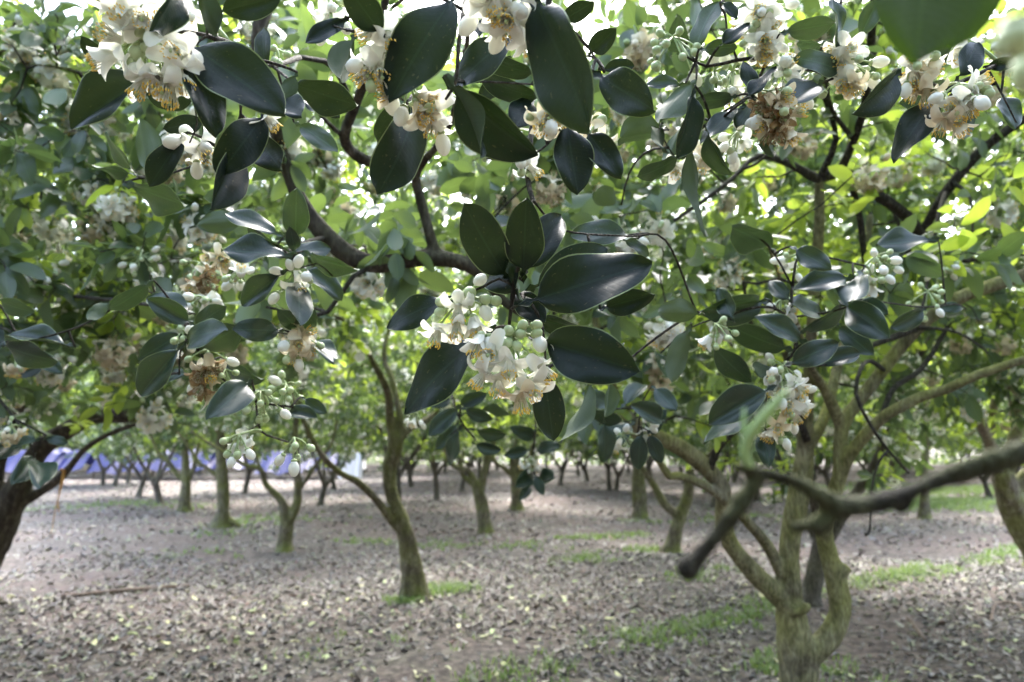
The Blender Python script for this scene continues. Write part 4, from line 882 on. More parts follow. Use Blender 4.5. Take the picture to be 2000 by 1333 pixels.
# ------------------------------------------------------------------ flowering branches close to the lens
LINE_RND = np.random.default_rng(404)
def hero_branch(label, d0, twigs, leaves, clusters, seed, jitter=0.03):
    r_ = np.random.default_rng(seed); group = 'flowering pomelo branches hanging before the camera'
    tl = [px_line(t, d0) for t in twigs]; dense = [catmull(t, .02) for t in tl]; allp = np.concatenate(dense)
    base = allp[0, :3]; root = empty('flowering_branch', base); tag(root, label, 'branch', group)
    tw = MB()
    for p in dense: tube(tw, p, 8, jit=.12)
    def stalk(a, r0, mb, m=0, sag=.01):
        j = int(np.argmin(np.linalg.norm(allp[:, :3] - a, axis=1))); b_ = allp[j, :3]; ln = np.linalg.norm(a - b_)
        if ln < .006: return b_
        md = (a + b_) / 2 + np.array([0, 0, ln * .12]) + r_.normal(size=3) * ln * .05
        s = np.linspace(0, 1, 7)[:, None]; p = (1 - s) ** 2 * b_ + 2 * s * (1 - s) * md + s * s * a
        tube(mb, np.column_stack([p, np.linspace(r0 * 1.5, r0, 7)]), 6, mat=m); return b_
    for row in leaves:
        bx, by, tx, ty, w = row[:5]; fl = row[5] if len(row) > 5 else ''; dd = (row[6] if len(row) > 6 else d0) + r_.normal() * jitter
        Lpx = math.hypot(tx - bx, ty - by); k = dd / FPX
        Lr = max(Lpx, w / .52) * k; dz = math.sqrt(max(0, Lr ** 2 - (Lpx * k) ** 2)); dz = dz + r_.uniform(-.10, .22) * Lr
        sg = 1 if 'a' in fl else -1                     # a: the tip points away from the lens
        a = P(bx, by, dd); t = P(tx, ty, max(.25, dd + sg * dz)); ax = t - a; Lr = np.linalg.norm(ax); ax = ax / Lr
        wr = min(.52 * Lr, max(w * k / .55, .30 * Lr)); cr = min(1, w * k / wr); ro = math.acos(cr)
        v = nrm(CAM - (a + t) / 2); n0 = nrm(v - (v @ ax) * ax)
        if 'u' in fl: n0 = -n0
        side = np.cross(ax, n0); c1, c2 = n0 * math.cos(ro) + side * math.sin(ro), n0 * math.cos(ro) - side * math.sin(ro)
        nn = c1 if (c1[2] > c2[2]) == (r_.random() > .42) else c2
        Mx = frames(ax[None], nn[None], np.array([Lr]), np.array([wr]))[0]
        m4 = Matrix([[*Mx[0], a[0] - base[0]], [*Mx[1], a[1] - base[1]], [*Mx[2], a[2] - base[2]], [0, 0, 0, 1]])
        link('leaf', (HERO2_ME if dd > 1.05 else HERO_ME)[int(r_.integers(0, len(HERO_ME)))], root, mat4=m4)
        stalk(a - ax * .17 * Lr, .0016, tw)
    link('twig', tw.mesh('twig', [M_TWIG], base, attr=False), root)
    for cl in clusters:
        cx, cy, rp, kind = cl[:4]; dd = cl[4] if len(cl) > 4 else d0; items = cl[5] if len(cl) > 5 else None
        Cn = P(cx, cy, dd); R = rp * dd / FPX; st = MB(); its = []
        topc = Cn + UP * R * .55
        if items:
            for it in items:
                if it[0] in ('green', 'white'):
                    x, y = it[1:3]; q = P(x, y, dd - .012 - it[5] if len(it) > 5 else dd - .012); ax = nrm(q - topc + r_.normal(size=3) * .004) if len(it) < 4 or it[3] is None else nrm(RT * it[3][0] + UP * it[3][1] - FWD * it[3][2])
                    sc = it[4] if len(it) > 4 else 1.0; off = .0062 if it[0] == 'green' else .0125
                    its.append((it[0], q - ax * off * sc, ax, sc))
                else:
                    x, y, (a1, a2, a3) = it[1:4]; ax = nrm(RT * a1 + UP * a2 - FWD * a3); its.append((it[0], P(x, y, dd - .01), ax, it[4] if len(it) > 4 else 1.0))
        else:
            nf, nw, ng = {'fresh': (7, 3, 5), 'mixed': (5, 3, 5), 'cream': (6, 2, 2), 'wither': (9, 1, 4), 'buds': (1, 5, 9), 'green': (0, 1, 13), 'white': (2, 7, 3), 'one': (1, 1, 1)}[kind]
            q_ = max(.5, min(1.6, (R / .045) ** 1.2)); nf, nw, ng = [int(round(c * q_)) if kind != 'one' else c for c in (nf, nw, ng)]
            for k_ in range(nf):
                dr = nrm(r_.normal(size=3) - UP * .45 - FWD * .55); ft = {'cream': 'cream', 'wither': 'wither'}.get(kind) or str(r_.choice(['open', 'reflex', 'half'], p=[.4, .4, .2]))
                if kind == 'mixed' and r_.random() < .4: ft = 'cream'
                if kind == 'wither' and r_.random() < .25: ft = 'cream'
                its.append((ft, Cn + dr * R * np.array([1, 1, 1.0]) * r_.uniform(.15, .55) * (0.3 if kind == 'one' else 1), nrm(dr - UP * .55), r_.uniform(.85, 1.05)))
            for kk, nn_ in (('white', nw), ('green', ng)):
                for k_ in range(nn_):
                    dr = nrm(r_.normal(size=3) + UP * (.15 if kk == 'green' else -.2) - FWD * .4)
                    its.append((kk, Cn + dr * R * r_.uniform(.55, .95), nrm(dr - UP * .5), r_.uniform(.8, 1.1)))
        b_ = stalk(topc, .0020, st); fc = link('flower_cluster', None, root) if False else None
        for kk, q, ax, sc in its:
            md = (topc + q) / 2 + UP * .004 + r_.normal(size=3) * .002; s = np.linspace(0, 1, 5)[:, None]
            p = (1 - s) ** 2 * topc + 2 * s * (1 - s) * md + s * s * q; tube(st, np.column_stack([p, np.linspace(.0016, .0013, 5)]), 5)
        fc = link('flower_cluster', st.mesh('flower_stalk', [M_STALK], topc, attr=False), root, loc=topc - base)
        for kk, q, ax, sc in its:
            me = BUD[kk] if kk in BUD else FL[kk][int(r_.integers(0, len(FL[kk])))]
            R3 = rot_to(ax, r_.random() * 6) * sc; m4 = Matrix([[*R3[0], q[0] - topc[0]], [*R3[1], q[1] - topc[1]], [*R3[2], q[2] - topc[2]], [0, 0, 0, 1]])
            link('bud' if kk in BUD else 'flower', me, fc, mat4=m4)
    return root

g_, w_ = 'green', 'white'
F0 = [('open', 994, 708, (0, -.62, .78)), ('reflex', 1052, 710, (.6, -.72, .25)), ('half', 940, 655, (-.3, -.85, .4)), ('reflex', 949, 722, (-.5, -.8, .25)), ('cream', 1014, 762, (.12, -1, .25), 1.1), ('reflex', 975, 735, (-.1, -.8, .5)), ('open', 1035, 748, (.3, -.6, .7)), ('open', 965, 690, (-.3, -.1, .9)),
      (w_, 1054, 672, (.25, -.6, .7), 1.05), (w_, 956, 676, (.05, -.9, .4), 1.0)] + [(g_, x, y) for x, y in ((1022, 634), (1050, 635), (1050, 650), (993, 645), (991, 670), (1010, 676), (1018, 652))]
F0B = [('reflex', 895, 594, (0, -.92, .35)), ('open', 858, 640, (-.25, -.9, .35)), ('open', 893, 632, (0, -.75, .65)), ('half', 925, 620, (.2, -.9, .4)), (w_, 895, 580, (0, .5, .8), 1.0), (w_, 949, 612, (.3, -.7, .5)), (w_, 938, 547, (-.5, -.4, .5), .9)] + [(g_, x, y, None, s) for x, y, s in ((860, 590, 1.1), (858, 611, 1.1), (850, 622, .9), (918, 572, 1.35), (919, 594, 1), (950, 585, 1.1), (970, 588, 1.1))]
hero_branch('hanging branch tip with open white blossoms among ten large dark leaves', .90,
    [[(1042, 393, 9, .95), (1022, 480, 9), (1008, 540, 9), (1003, 565, 10), (998, 605, 8), (994, 640, 6)], [(1003, 560, 6), (975, 545, 5), (945, 560, 5), (905, 575, 4)], [(1003, 570, 7), (1035, 590, 6), (1060, 640, 5), (1066, 720, 4)], [(1042, 393, 5), (1100, 450, 4, 1.0), (1225, 462, 4, 1.05), (1300, 470, 4, 1.1), (1360, 610, 4, 1.15)]],
    [(985, 535, 912, 428, 82), (1008, 566, 936, 456, 92, 'a', .88), (1022, 527, 1028, 388, 84), (1030, 525, 1096, 406, 74, 'a'), (1050, 558, 1196, 486, 84, '', .96), (1048, 585, 1277, 510, 118, '', .86), (1185, 600, 1268, 578, 55, '', .98), (1058, 625, 1224, 662, 62, '', .95), (1066, 668, 1249, 726, 108, '', .88), (1008, 575, 1062, 626, 52, '', .97),
     (868, 588, 742, 628, 62, '', .97), (938, 662, 763, 790, 95, '', .93), (1062, 735, 1084, 862, 66, '', .96), (1152, 752, 1110, 874, 42, 'u', 1.05), (1190, 748, 1188, 816, 26, 'u', 1.1), (1228, 462, 1119, 440, 38, '', 1.1), (1222, 470, 1273, 492, 22, '', 1.1), (1362, 614, 1278, 604, 46, 'u', 1.15)],
    [(1000, 700, 75, 'fresh', .86, F0), (905, 615, 60, 'fresh', .91, F0B)], 1)
F1 = [('open', 349, 112, (.12, -.1, 1)), ('open', 240, 80, (-.5, .05, .85)), ('half', 302, 137, (.1, -.95, .4)), ('reflex', 334, 165, (0, -1, .2)), ('open', 262, 22, (-.1, .5, .6)), ('open', 284, 42, (.25, -.3, .85)), ('half', 233, 42, (-.3, .85, .3)), ('half', 228, 108, (-.8, -.4, .3)), ('reflex', 285, 150, (-.3, -.9, .3)), ('reflex', 355, 140, (.4, -.85, .3)), ('open', 318, 70, (.3, .4, .7)), ('half', 262, 60, (-.2, .3, .8)), ('reflex', 320, 150, (.1, -.9, .4)),
      (w_, 300, 60, (.2, .5, .7)), (w_, 262, 140, (-.4, -.8, .5))] + [(g_, x, y, None, s) for x, y, s in ((275, 68, 1.1), (298, 86, 1.2), (267, 106, 1.35), (304, 114, 1.05), (255, 122, 1.05), (285, 95, 1))]
hero_branch('branch with a dense ball of white blossoms between broad glossy leaves', .78,
    [[(585, 113, 11, 1.35), (530, 128, 10, 1.1), (475, 95, 9, .9), (405, 70, 8, .8), (335, 62, 7), (300, 85, 5)], [(475, 95, 7, .9), (468, 170, 6, .85), (470, 225, 5, .85), (440, 300, 4, .85)], [(405, 70, 5), (375, 95, 5), (365, 150, 4), (375, 190, 3), (385, 240, 3), (370, 280, 3)], [(335, 62, 6), (270, 20, 5), (230, 60, 4), (205, 110, 3)], [(405, 70, 5), (400, 20, 5), (380, -40, 5)], [(530, 128, 6, 1.1), (570, 160, 5, 1.0), (600, 190, 4, 1.0)], [(440, 300, 4, .85), (330, 340, 4, 1.1), (265, 350, 4, 1.3)]],
    [(290, 150, 131, 250, 70, '', .80), (378, 92, 553, 212, 112, '', .74), (380, 118, 425, 266, 78, '', .78), (205, 125, 158, 73, 46, '', .86), (378, 192, 284, 186, 44, 'a', .86), (396, 238, 320, 252, 44, '', .88), (355, 274, 285, 363, 48, '', .84), (512, 230, 440, 325, 78, '', .84), (455, 308, 426, 402, 66, '', .84), (505, 272, 547, 332, 48, '', .9), (540, 198, 592, 238, 46, '', .95),
     (392, -24, 418, 68, 46, 'u', .76), (434, 22, 550, -8, 62, '', .76), (352, -15, 305, 62, 60, '', .74), (330, 32, 352, 62, 26, 'u', .8), (518, 128, 505, 46, 38, '', .95), (578, 166, 699, 210, 56, '', .95), (592, 196, 664, 236, 28, '', 1.0), (576, 150, 546, 202, 32, 'u', .95), (586, 246, 656, 287, 42, '', 1.15), (205, 10, 300, 45, 40, '', .95),
     (290, 328, 280, 238, 52, 'ua', 1.25), (258, 332, 198, 260, 24, '', 1.25), (252, 338, 163, 322, 26, '', 1.25), (262, 364, 362, 406, 38, '', 1.25)],
    [(290, 105, 90, 'fresh', .76, F1), (510, 222, 34, 'one', .84), (382, 288, 36, 'white', .85), (372, 30, 26, 'one', .84), (540, 110, 26, 'green', 1.1), (440, 290, 20, 'green', .9)], 2)
hero_branch('high branch with creamy fading blossoms beside the two broadest dark leaves', .76,
    [[(925, -60, 11, 1.2), (905, 20, 10, .8), (895, 100, 9), (890, 160, 8), (870, 195, 5)], [(905, 20, 8, .8), (980, -10, 8), (1052, 8, 8), (1085, 110, 6, .82), (1105, 240, 5, .84), (1150, 262, 4, .86)], [(905, 20, 7, .8), (820, -15, 7), (745, 40, 6, .8), (735, 120, 5, .8), (770, 180, 4, .8), (800, 205, 4, .82)], [(890, 160, 5), (940, 160, 5, .82), (1040, 165, 4, .85)], [(745, 40, 5, .8), (690, 60, 4, .9), (650, 50, 4, .95)], [(1052, 8, 7), (1130, 70, 5, .9), (1180, 140, 4, .95)], [(1105, 240, 4, .84), (1060, 290, 4, .95), (1010, 315, 4, 1.0), (950, 310, 3, 1.0)]],
    [(882, 2, 760, 166, 112, '', .70), (1050, 12, 1172, 266, 136, '', .70), (1005, 72, 872, 151, 66, '', .80), (1038, 142, 932, 124, 46, '', .86), (1048, 190, 918, 160, 58, 'a', .84), (892, 176, 1037, 314, 88, '', .76), (884, 170, 968, 300, 36, 'u', .79), (808, 222, 776, 358, 82, '', .80), (795, 200, 737, 272, 58, 'a', .84), (1108, 248, 1126, 386, 72, '', .82), (1150, 262, 1214, 348, 58, '', .86), (1176, 152, 1287, 222, 82, '', .90), (1155, 102, 1203, 56, 52, '', .95), (1180, 136, 1240, 128, 28, '', .98),
     (742, 62, 676, -28, 74, '', .80), (672, 42, 597, 90, 40, '', .95), (690, 78, 654, 162, 54, 'u', .92), (912, 18, 938, 68, 42, '', .92), (1052, 190, 1003, 242, 52, '', .90), (1100, 40, 1150, 10, 40, '', .95), (1000, 110, 930, 190, 40, '', .92)],
    [(752, 60, 52, 'fresh', .77), (738, 130, 55, 'mixed', .78), (800, 190, 48, 'cream', .79), (850, 222, 42, 'mixed', .80), (965, 10, 62, 'fresh', .72), (1010, 40, 48, 'fresh', .72), (1075, 230, 46, 'mixed', .84), (1015, 318, 42, 'white', 1.0), (1165, 265, 26, 'cream', .9), (645, 25, 42, 'white', .98)], 3)
hero_branch('leafy branch end with a drooping bunch of white buds below a bent limb', 1.2,
    [[(600, 474, 9, 1.8), (575, 480, 8, 1.4), (567, 500, 7), (572, 530, 5), (585, 590, 4), (580, 640, 4)], [(567, 500, 5), (540, 480, 4), (470, 430, 3, 1.25)], [(572, 530, 4), (620, 515, 3), (650, 540, 3)]],
    [(577, 462, 579, 368, 54), (538, 456, 440, 410, 32), (562, 490, 476, 444, 34), (558, 500, 430, 484, 34), (606, 498, 692, 537, 38), (600, 528, 673, 577, 36), (546, 538, 469, 598, 46), (580, 558, 592, 614, 52), (576, 490, 568, 450, 30), (582, 642, 552, 612, 38), (586, 640, 612, 612, 38), (560, 500, 640, 470, 30, 'a', 1.35), (470, 430, 380, 440, 46, 'u', 1.5)],
    [(576, 552, 40, 'white'), (578, 674, 46, 'cream'), (470, 545, 28, 'white', 1.35), (430, 505, 30, 'cream', 1.45)], 4)
hero_branch('twisting branch with browned withered blossoms and dark oval leaves', 1.22,
    [[(130, 578, 8, 2.7), (250, 590, 8, 1.8), (330, 605, 7, 1.3), (366, 640, 6), (390, 690, 5), (450, 755, 4), (500, 785, 4), (570, 795, 4), (600, 805, 3)], [(366, 640, 5), (450, 642, 4), (545, 650, 3), (615, 665, 3)], [(500, 785, 4), (505, 830, 4), (520, 850, 4), (580, 868, 3)], [(505, 830, 3), (470, 850, 3)], [(330, 605, 5, 1.3), (290, 570, 4, 1.3), (150, 640, 4, 1.4), (40, 670, 3, 1.45)], [(366, 640, 4), (352, 690, 4), (350, 730, 3)], [(330, 605, 5, 1.3), (385, 560, 4, 1.4)]],
    [(367, 628, 289, 584, 50), (366, 606, 284, 566, 38, '', 1.28), (350, 655, 271, 702, 52), (348, 684, 269, 774, 58, '', 1.18), (368, 664, 414, 638, 46), (398, 676, 464, 646, 58), (545, 646, 469, 644, 54), (482, 752, 418, 808, 72, '', 1.15), (448, 718, 497, 746, 38, '', 1.3), (616, 666, 653, 706, 40), (288, 558, 214, 616, 42), (212, 592, 168, 626, 30, 'u', 1.3), (126, 674, 8, 654, 28, '', 1.4), (12, 676, 86, 712, 46, '', 1.4), (0, 588, 54, 616, 26, '', 1.4), (322, 742, 360, 728, 28, '', 1.3), (566, 806, 616, 812, 30), (596, 780, 638, 808, 26), (300, 545, 345, 590, 36, 'u', 1.35), (385, 640, 420, 600, 34, '', 1.3)],
    [(390, 540, 48, 'wither', 1.4), (406, 705, 40, 'wither'), (402, 752, 38, 'wither'), (440, 735, 24, 'green'), (510, 790, 46, 'green', 1.2), (468, 868, 34, 'buds', 1.15), (575, 872, 30, 'buds', 1.15), (356, 660, 22, 'buds'), (560, 770, 36, 'green', 1.25), (395, 595, 26, 'white', 1.35)], 5)
hero_branch('drooping branch of grey sheened leaves before the forked mossy trunk', 1.4,
    [[(1560, 640, 9, 2.85), (1552, 640, 8, 1.8), (1545, 620, 7, 1.5), (1548, 560, 6), (1560, 500, 5), (1600, 500, 4), (1690, 520, 4)], [(1545, 620, 6, 1.5), (1500, 600, 5), (1440, 610, 4), (1395, 640, 3), (1390, 670, 3)], [(1545, 620, 6, 1.5), (1556, 680, 5), (1530, 710, 5), (1500, 760, 4, 1.36), (1495, 840, 3, 1.36)], [(1545, 620, 5, 1.5), (1620, 610, 4), (1700, 590, 4), (1800, 600, 3, 1.6), (1860, 595, 3, 1.7)], [(1530, 710, 4), (1600, 715, 4), (1650, 705, 3)], [(1548, 560, 5), (1500, 480, 4), (1440, 440, 3)], [(1440, 610, 4), (1350, 640, 3), (1290, 690, 3)]],
    [(1484, 590, 1377, 613, 62), (1532, 680, 1424, 648, 54), (1562, 664, 1482, 614, 44), (1574, 643, 1661, 602, 28), (1548, 708, 1641, 668, 52), (1600, 712, 1681, 688, 40), (1654, 598, 1737, 660, 72), (1680, 588, 1732, 612, 42), (1802, 606, 1740, 641, 36, '', 1.6), (1880, 603, 1836, 598, 20, '', 1.7), (1602, 610, 1534, 600, 48), (1556, 488, 1624, 526, 46), (1652, 545, 1556, 556, 46), (1680, 540, 1654, 592, 42), (1502, 482, 1427, 434, 52), (1815, 470, 1710, 476, 28, '', 1.7),
     (1394, 678, 1463, 756, 50), (1496, 764, 1382, 824, 64, '', 1.36), (1482, 798, 1369, 840, 42, '', 1.4), (1508, 716, 1464, 736, 36, 'u'), (1342, 650, 1300, 746, 48, 'u'), (1490, 846, 1502, 908, 42, '', 1.36), (1490, 790, 1484, 834, 32), (1540, 585, 1500, 545, 36, 'a'), (1640, 640, 1700, 690, 46, '', 1.5), (1430, 620, 1400, 560, 40, 'a')],
    [(1398, 652, 34, 'buds', 1.35), (1530, 745, 55, 'fresh', 1.36), (1545, 790, 45, 'fresh', 1.36), (1520, 830, 30, 'cream', 1.36), (1710, 525, 40, 'buds', 1.45), (1542, 518, 28, 'white', 1.5), (1812, 588, 34, 'green', 1.65), (1525, 600, 24, 'white', 1.45), (1700, 548, 24, 'white', 1.45)], 6)
hero_branch('branch crowded with white and one brown dead blossom cluster above dark forked wood', 1.1,
    [[(1700, 110, 13, 2.4), (1640, 130, 10, 1.4), (1580, 135, 9, 1.15), (1500, 115, 8), (1440, 118, 7), (1380, 130, 6), (1340, 110, 5)], [(1500, 115, 6), (1465, 185, 6), (1420, 215, 5), (1360, 260, 5), (1350, 300, 4), (1360, 340, 3)], [(1580, 135, 6, 1.15), (1630, 80, 5), (1640, 20, 5), (1650, -50, 5)], [(1440, 118, 5), (1420, 60, 4), (1415, 0, 4)], [(1580, 135, 6, 1.15), (1640, 150, 5), (1680, 90, 4)], [(1350, 300, 3), (1320, 310, 3), (1290, 260, 3)], [(1465, 185, 4), (1510, 215, 4), (1500, 265, 3)], [(1420, 215, 4), (1390, 260, 3)]],
    [(1358, 96, 1386, -8, 38), (1325, 102, 1322, 40, 44, '', 1.3), (1376, 96, 1442, 92, 36), (1412, 86, 1466, 44, 32), (1412, 8, 1440, 36, 22), (1538, 62, 1627, 44, 46), (1626, -2, 1641, 92, 28), (1550, 114, 1652, 122, 42, '', 1.05), (1680, 72, 1716, -2, 44), (1470, 182, 1459, 114, 32, '', 1.05), (1464, 187, 1517, 128, 32, '', 1.02), (1596, 168, 1528, 196, 52), (1326, 166, 1257, 160, 28), (1350, 165, 1288, 228, 54, 'u'), (1352, 188, 1325, 310, 46, '', 1.02), (1290, 250, 1268, 304, 42, 'u'), (1442, 214, 1364, 260, 32), (1430, 190, 1358, 206, 36), (1322, 308, 1260, 357, 28), (1384, 260, 1420, 347, 30), (1352, 280, 1363, 468, 30, 'u'), (1470, 204, 1438, 248, 30), (1495, 264, 1506, 312, 22, 'u'), (1292, 256, 1206, 266, 60, 'u', 1.15), (1205, 396, 1150, 368, 44, 'u', 1.5), (1600, 90, 1560, 80, 30, '', 1.2), (1330, 250, 1300, 330, 40, 'u', 1.2), (1560, 110, 1640, 95, 36, '', 1.2)],
    [(1492, 35, 48, 'fresh'), (1488, 80, 50, 'fresh'), (1652, 105, 40, 'fresh'), (1655, 150, 52, 'mixed'), (1432, 165, 48, 'white', 1.15), (1530, 150, 42, 'fresh', 1.1), (1500, 205, 48, 'wither', 1.05), (1520, 240, 50, 'wither', 1.05), (1315, 105, 58, 'green', 1.12), (1395, 165, 45, 'green', 1.15), (1318, 325, 32, 'buds', 1.15), (1442, 278, 40, 'white', 1.2), (1560, 170, 34, 'mixed', 1.15), (1380, 300, 34, 'cream', 1.35)], 7)
hero_branch('branch with yellow stamened blossoms and long slate coloured leaves under a blurred leaf', 1.0,
    [[(2140, 40, 10, 1.3), (2000, 100, 9, 1.15), (1930, 135, 8), (1880, 160, 7), (1840, 172, 6), (1790, 150, 5), (1745, 145, 4)], [(1880, 160, 5), (1870, 190, 4), (1885, 210, 3)], [(1930, 135, 5), (1960, 190, 4), (1985, 240, 3)]],
    [(1748, 148, 1682, 222, 54), (1842, 184, 1733, 292, 58, '', .96), (1832, 208, 1774, 266, 34), (1874, 148, 1926, 73, 46), (1820, 146, 1862, 84, 28, 'u'), (1852, 168, 1758, 202, 54, '', 1.04), (1905, 195, 1885, 262, 36, 'u', 1.06), (1960, 190, 1985, 250, 40, '', 1.05), (1930, 130, 1990, 120, 34, '', 1.06)],
    [(1778, 128, 52, 'mixed', .98), (1810, 150, 42, 'cream', .98), (1875, 190, 48, 'fresh', .95), (1850, 225, 36, 'cream', .96), (1865, 90, 34, 'buds', 1.06)], 8)
hero_branch('low tuft of dark drooping leaves and pale buds above the litter aisle', 1.85,
    [[(1225, 800, 9, 2.75), (1240, 790, 7, 2.0), (1250, 800, 5), (1245, 850, 4), (1240, 880, 3)], [(1250, 800, 4), (1200, 800, 4), (1170, 830, 3)]],
    [(1292, 822, 1238, 790, 38), (1302, 800, 1248, 852, 38), (1232, 830, 1178, 872, 38), (1252, 850, 1242, 918, 34), (1192, 853, 1149, 891, 16, 'u'), (1216, 822, 1148, 808, 30), (1268, 850, 1290, 905, 30), (1190, 790, 1150, 770, 34), (1220, 790, 1260, 745, 36, 'a'), (1180, 830, 1185, 905, 34), (1280, 760, 1320, 800, 36)],
    [(1215, 862, 24, 'buds'), (1255, 830, 20, 'white')], 9, jitter=.06)
hero_branch('small leafy shoot hanging beside the crooked trunk of the side-limbed tree', 2.3,
    [[(870, 760, 9, 6.6), (880, 770, 7, 3.0), (890, 800, 5), (905, 830, 4), (930, 860, 3)], [(905, 830, 3), (880, 850, 3)]],
    [(892, 800, 838, 852, 38), (890, 832, 853, 878, 32), (896, 842, 868, 908, 30), (910, 800, 962, 822, 28), (930, 868, 978, 882, 24), (900, 790, 950, 770, 30), (930, 840, 990, 850, 26), (880, 780, 835, 790, 30), (940, 800, 1000, 800, 24, 'u')],
    [(812, 815, 20, 'white', 2.4), (885, 818, 18, 'green')], 10, jitter=.08)
hero_branch('little shoot with one white blossom cluster over the aisle of litter', 3.0,
    [[(1060, 780, 6, 5.5), (1050, 800, 5, 3.4), (1045, 850, 4), (1040, 900, 3), (1045, 930, 3)]],
    [(1042, 928, 1010, 948, 32), (1050, 938, 1077, 930, 32), (1034, 950, 1018, 975, 22), (1030, 880, 985, 890, 26), (1050, 880, 1095, 870, 28), (1045, 850, 1000, 840, 28), (1050, 840, 1100, 830, 26), (1046, 930, 1060, 965, 24)],
    [(1036, 908, 22, 'fresh', 2.98)], 11, jitter=.08)
hero_branch('outer spray with rounded pale sheen leaves and creamy blossoms over the arching limb', 2.1,
    [[(-80, 700, 9, 2.6), (-20, 760, 7, 2.2), (30, 820, 5), (60, 870, 4), (70, 905, 3)], [(30, 820, 4), (90, 850, 3)], [(-80, 700, 6, 2.6), (0, 640, 5), (80, 720, 4)]],
    [(65, 895, 38, 938, 40), (72, 905, 88, 935, 36), (90, 858, 128, 860, 18), (30, 860, -10, 900, 44), (20, 830, -10, 870, 36), (70, 860, 20, 870, 22), (80, 715, 30, 735, 36), (60, 700, 120, 720, 30), (0, 640, -30, 690, 36)],
    [(22, 850, 34, 'cream', 2.05), (30, 715, 26, 'cream', 2.1)], 12, jitter=.06)

# a leaf and a bud so close that the lens cannot hold them
def blurred_leaf():
    base = P(1812, -150, .42); root = empty('leafy_shoot', base); tag(root, 'blurred broad green leaf hanging very close, beside a pale bud', 'shoot')
    tw = MB(); tube(tw, catmull(px_line([(2200, -220, 16, .40), (2060, -150, 13, .38), (1930, -140, 10, .38), (1812, -140, 7, .40)]), .01), 8); tube(tw, catmull(px_line([(2060, -150, 9, .38), (2020, -60, 8, .28), (1995, 10, 8, .21), (2006, 90, 7, .21)]), .01), 8)
    link('twig', tw.mesh('twig', [M_TWIG], base, attr=False), root)
    for (x0, y0, d0, x1, y1, d1, w) in ((1812, -135, .40, 1796, 108, .36, .056), (1900, -120, .44, 1862, 88, .42, .042)):
        a, t = P(x0, y0, d0), P(x1, y1, d1); ax = t - a; Lr = np.linalg.norm(ax); v = nrm(CAM - a)
        Mx = frames(ax[None], (v + RT * .2 + UP * .25)[None], np.array([Lr]), np.array([w]))[0]
        link('leaf', LEAF_BIG, root, mat4=Matrix([[*Mx[0], a[0] - base[0]], [*Mx[1], a[1] - base[1]], [*Mx[2], a[2] - base[2]], [0, 0, 0, 1]]))
    for x, y, d_, ax, s in ((1978, 50, .20, (-.05, -1, .1), 0.75), (2010, 110, .21, (.1, -1, .1), 0.9)):
        q = P(x, y, d_); R3 = rot_to(RT * ax[0] + UP * ax[1] - FWD * ax[2]) * s
        link('bud', BUD['green'], root, mat4=Matrix([[*R3[0], q[0] - base[0]], [*R3[1], q[1] - base[1]], [*R3[2], q[2] - base[2]], [0, 0, 0, 1]]))
LEAF_BIG = tmpl_mesh(leaf_tmpl(14, 3, 0, .14, .06, .5, True, 0), 'leaf', leaf_material('leaf_close', (0.010, 0.020, 0.004), (0.013, 0.024, 0.005), (0.02, 0.035, 0.01), (0.032, 0.065, 0.007), 0.35, 0.55, spec=0.15))
blurred_leaf()

# ------------------------------------------------------------------ bare twig close to the lens, bottom corner
d = .29; base = P(2140, 835, d); root = empty('bare_branch', base); tag(root, 'blurred bare mossy twig with knobbed stub ends reaching in very close', 'branch')
mb = MB()
for l_ in ([(2160, 825, 54), (2080, 850, 52), (2000, 882, 50), (1900, 915, 46), (1830, 940, 44), (1790, 955, 42), (1740, 975, 44), (1690, 985, 44), (1640, 988, 42), (1600, 968, 36), (1560, 945, 32), (1520, 932, 30), (1470, 920, 30), (1430, 912, 18)],
           [(1486, 925, 30), (1460, 965, 32), (1425, 1015, 34), (1385, 1065, 38), (1355, 1098, 46), (1342, 1112, 58), (1330, 1122, 40)],
           [(1640, 985, 40), (1618, 1010, 42), (1600, 1025, 50), (1588, 1036, 40)], [(1608, 1022, 26), (1570, 1028, 26), (1545, 1030, 26)], [(1770, 965, 40), (1762, 985, 42), (1752, 1000, 26)]):
    q = catmull(px_line(l_, d), .004); q[:, 3] *= 0.88 * (1 + .10 * np.sin(np.arange(len(q)) * .55 + len(l_)) + .16 * (rng.random(len(q)) < .10)); tube(mb, q, 14, jit=.16)
link('twig', remeshed(mb, 'twig', .0012, [bark('bark_close', (0.008, 0.007, 0.005), (0.020, 0.018, 0.013), (0.045, 0.042, 0.030), (0.085, 0.094, 0.038), 0.9, 45)], base), root)  # dark bark under paler mossy tops also imitates light from above
mb = MB()
for l_ in ([(1468, 918, 18, .29), (1456, 890, 20, .288), (1460, 860, 22, .286), (1480, 830, 22, .282), (1510, 795, 20, .278), (1540, 760, 8, .275)], [(1460, 865, 16, .286), (1452, 830, 9, .286), (1454, 798, 4, .286)]):
    tube(mb, catmull(px_line(l_), .005), 10, jit=.06)
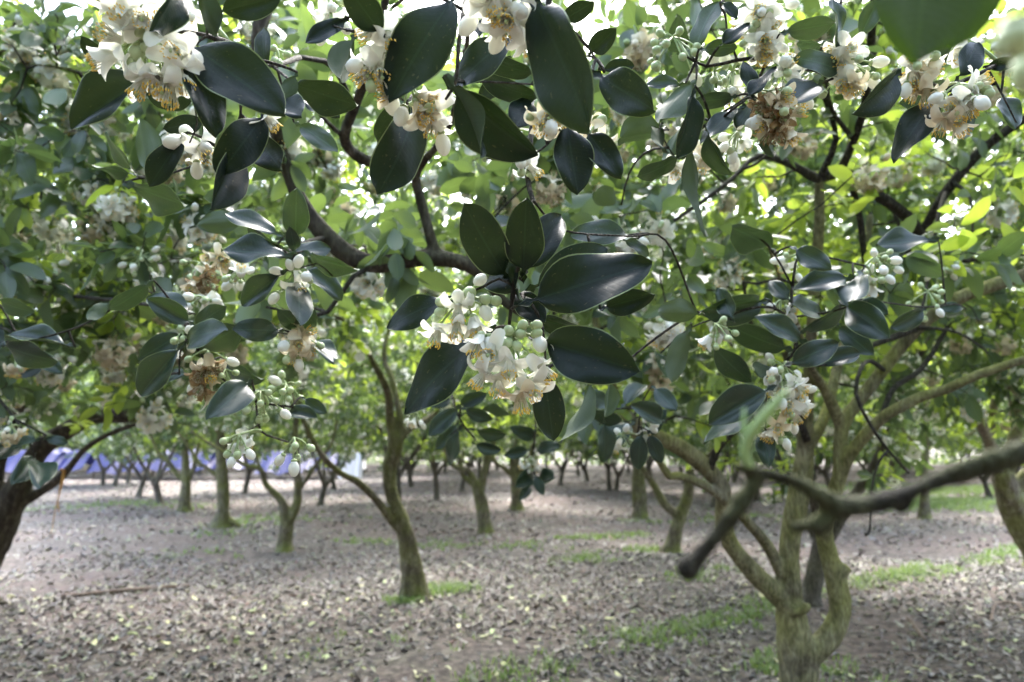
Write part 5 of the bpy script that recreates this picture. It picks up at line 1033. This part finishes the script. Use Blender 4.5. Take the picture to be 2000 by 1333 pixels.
link('young_shoot', mb.mesh('young_shoot', [simple('young_shoot', (0.30, 0.42, 0.20), .5, trans=((.4, .55, .25), .2))], base, attr=False), root)

# ------------------------------------------------------------------ odds and ends on the ground and in the trees
mb = MB(); q = P(127, 925, 5.72)
for k in range(3):
    tube(mb, [(q[0] + .01 * k, q[1] - .03, q[2] + .02, .004), (q[0] - .01 + .008 * k, q[1] - .03, q[2] - .08, .0035), (q[0] - .02 - .005 * k, q[1] - .03, q[2] - .2 - .03 * k, .003), (q[0] - .05 * (k == 2), q[1] - .03, q[2] - .30 - .16 * (k == 2), .0025)], 5)
a = np.linspace(0, 2 * PI, 14); tube(mb, np.column_stack([q[0] + .034 * np.cos(a), q[1] + .034 * np.sin(a), q[2] + .03 + .006 * np.sin(2 * a), np.full(14, .006)]), 6)
tag(link('string', mb.mesh('string', [simple('orange_string', (0.55, 0.27, 0.06), .7)], attr=False)), 'frayed orange string tied to a limb and dangling', 'string')
M_DEAD = bark('dead_wood', (0.10, .07, .055), (.19, .14, .115), (.28, .22, .19), (.2, .16, .13), .3, 20)
def lying(name, label, pts, r, cat='stick'):
    p = []
    for i_, (x, y, up_) in enumerate(pts):
        g = G(x, y); p.append([g[0], g[1], g[2] + up_ + r, r * (1 - .08 * i_)])
    mb = MB(); tube(mb, catmull(np.array(p), .03), 8, jit=.2); tag(link(name, mb.mesh(name, [M_DEAD], attr=False)), label, cat)
lying('stick', 'short thick piece of dead wood lying on reddish soil', [(1776, 1218, 0), (1790, 1235, .005), (1808, 1254, 0)], .016)
lying('bent_stick', 'dark bent dead stick arching over the soil beside the short dead wood', [(1936, 1215, -.01), (1944, 1200, .05), (1962, 1196, .07), (1985, 1198, .07), (2006, 1210, .04), (2016, 1226, -.01)], .014)
lying('fallen_stick', 'long reddish stick half sunk in the litter under the tarpaulin side', [(120, 1168, -.005), (200, 1164, .004), (290, 1158, 0), (370, 1150, -.005)], .022)
lying('twig', 'thin dead twig lying beside the crooked trunk with the side limb', [(815, 1046, 0), (880, 1040, .006), (935, 1036, 0)], .010, 'twig')
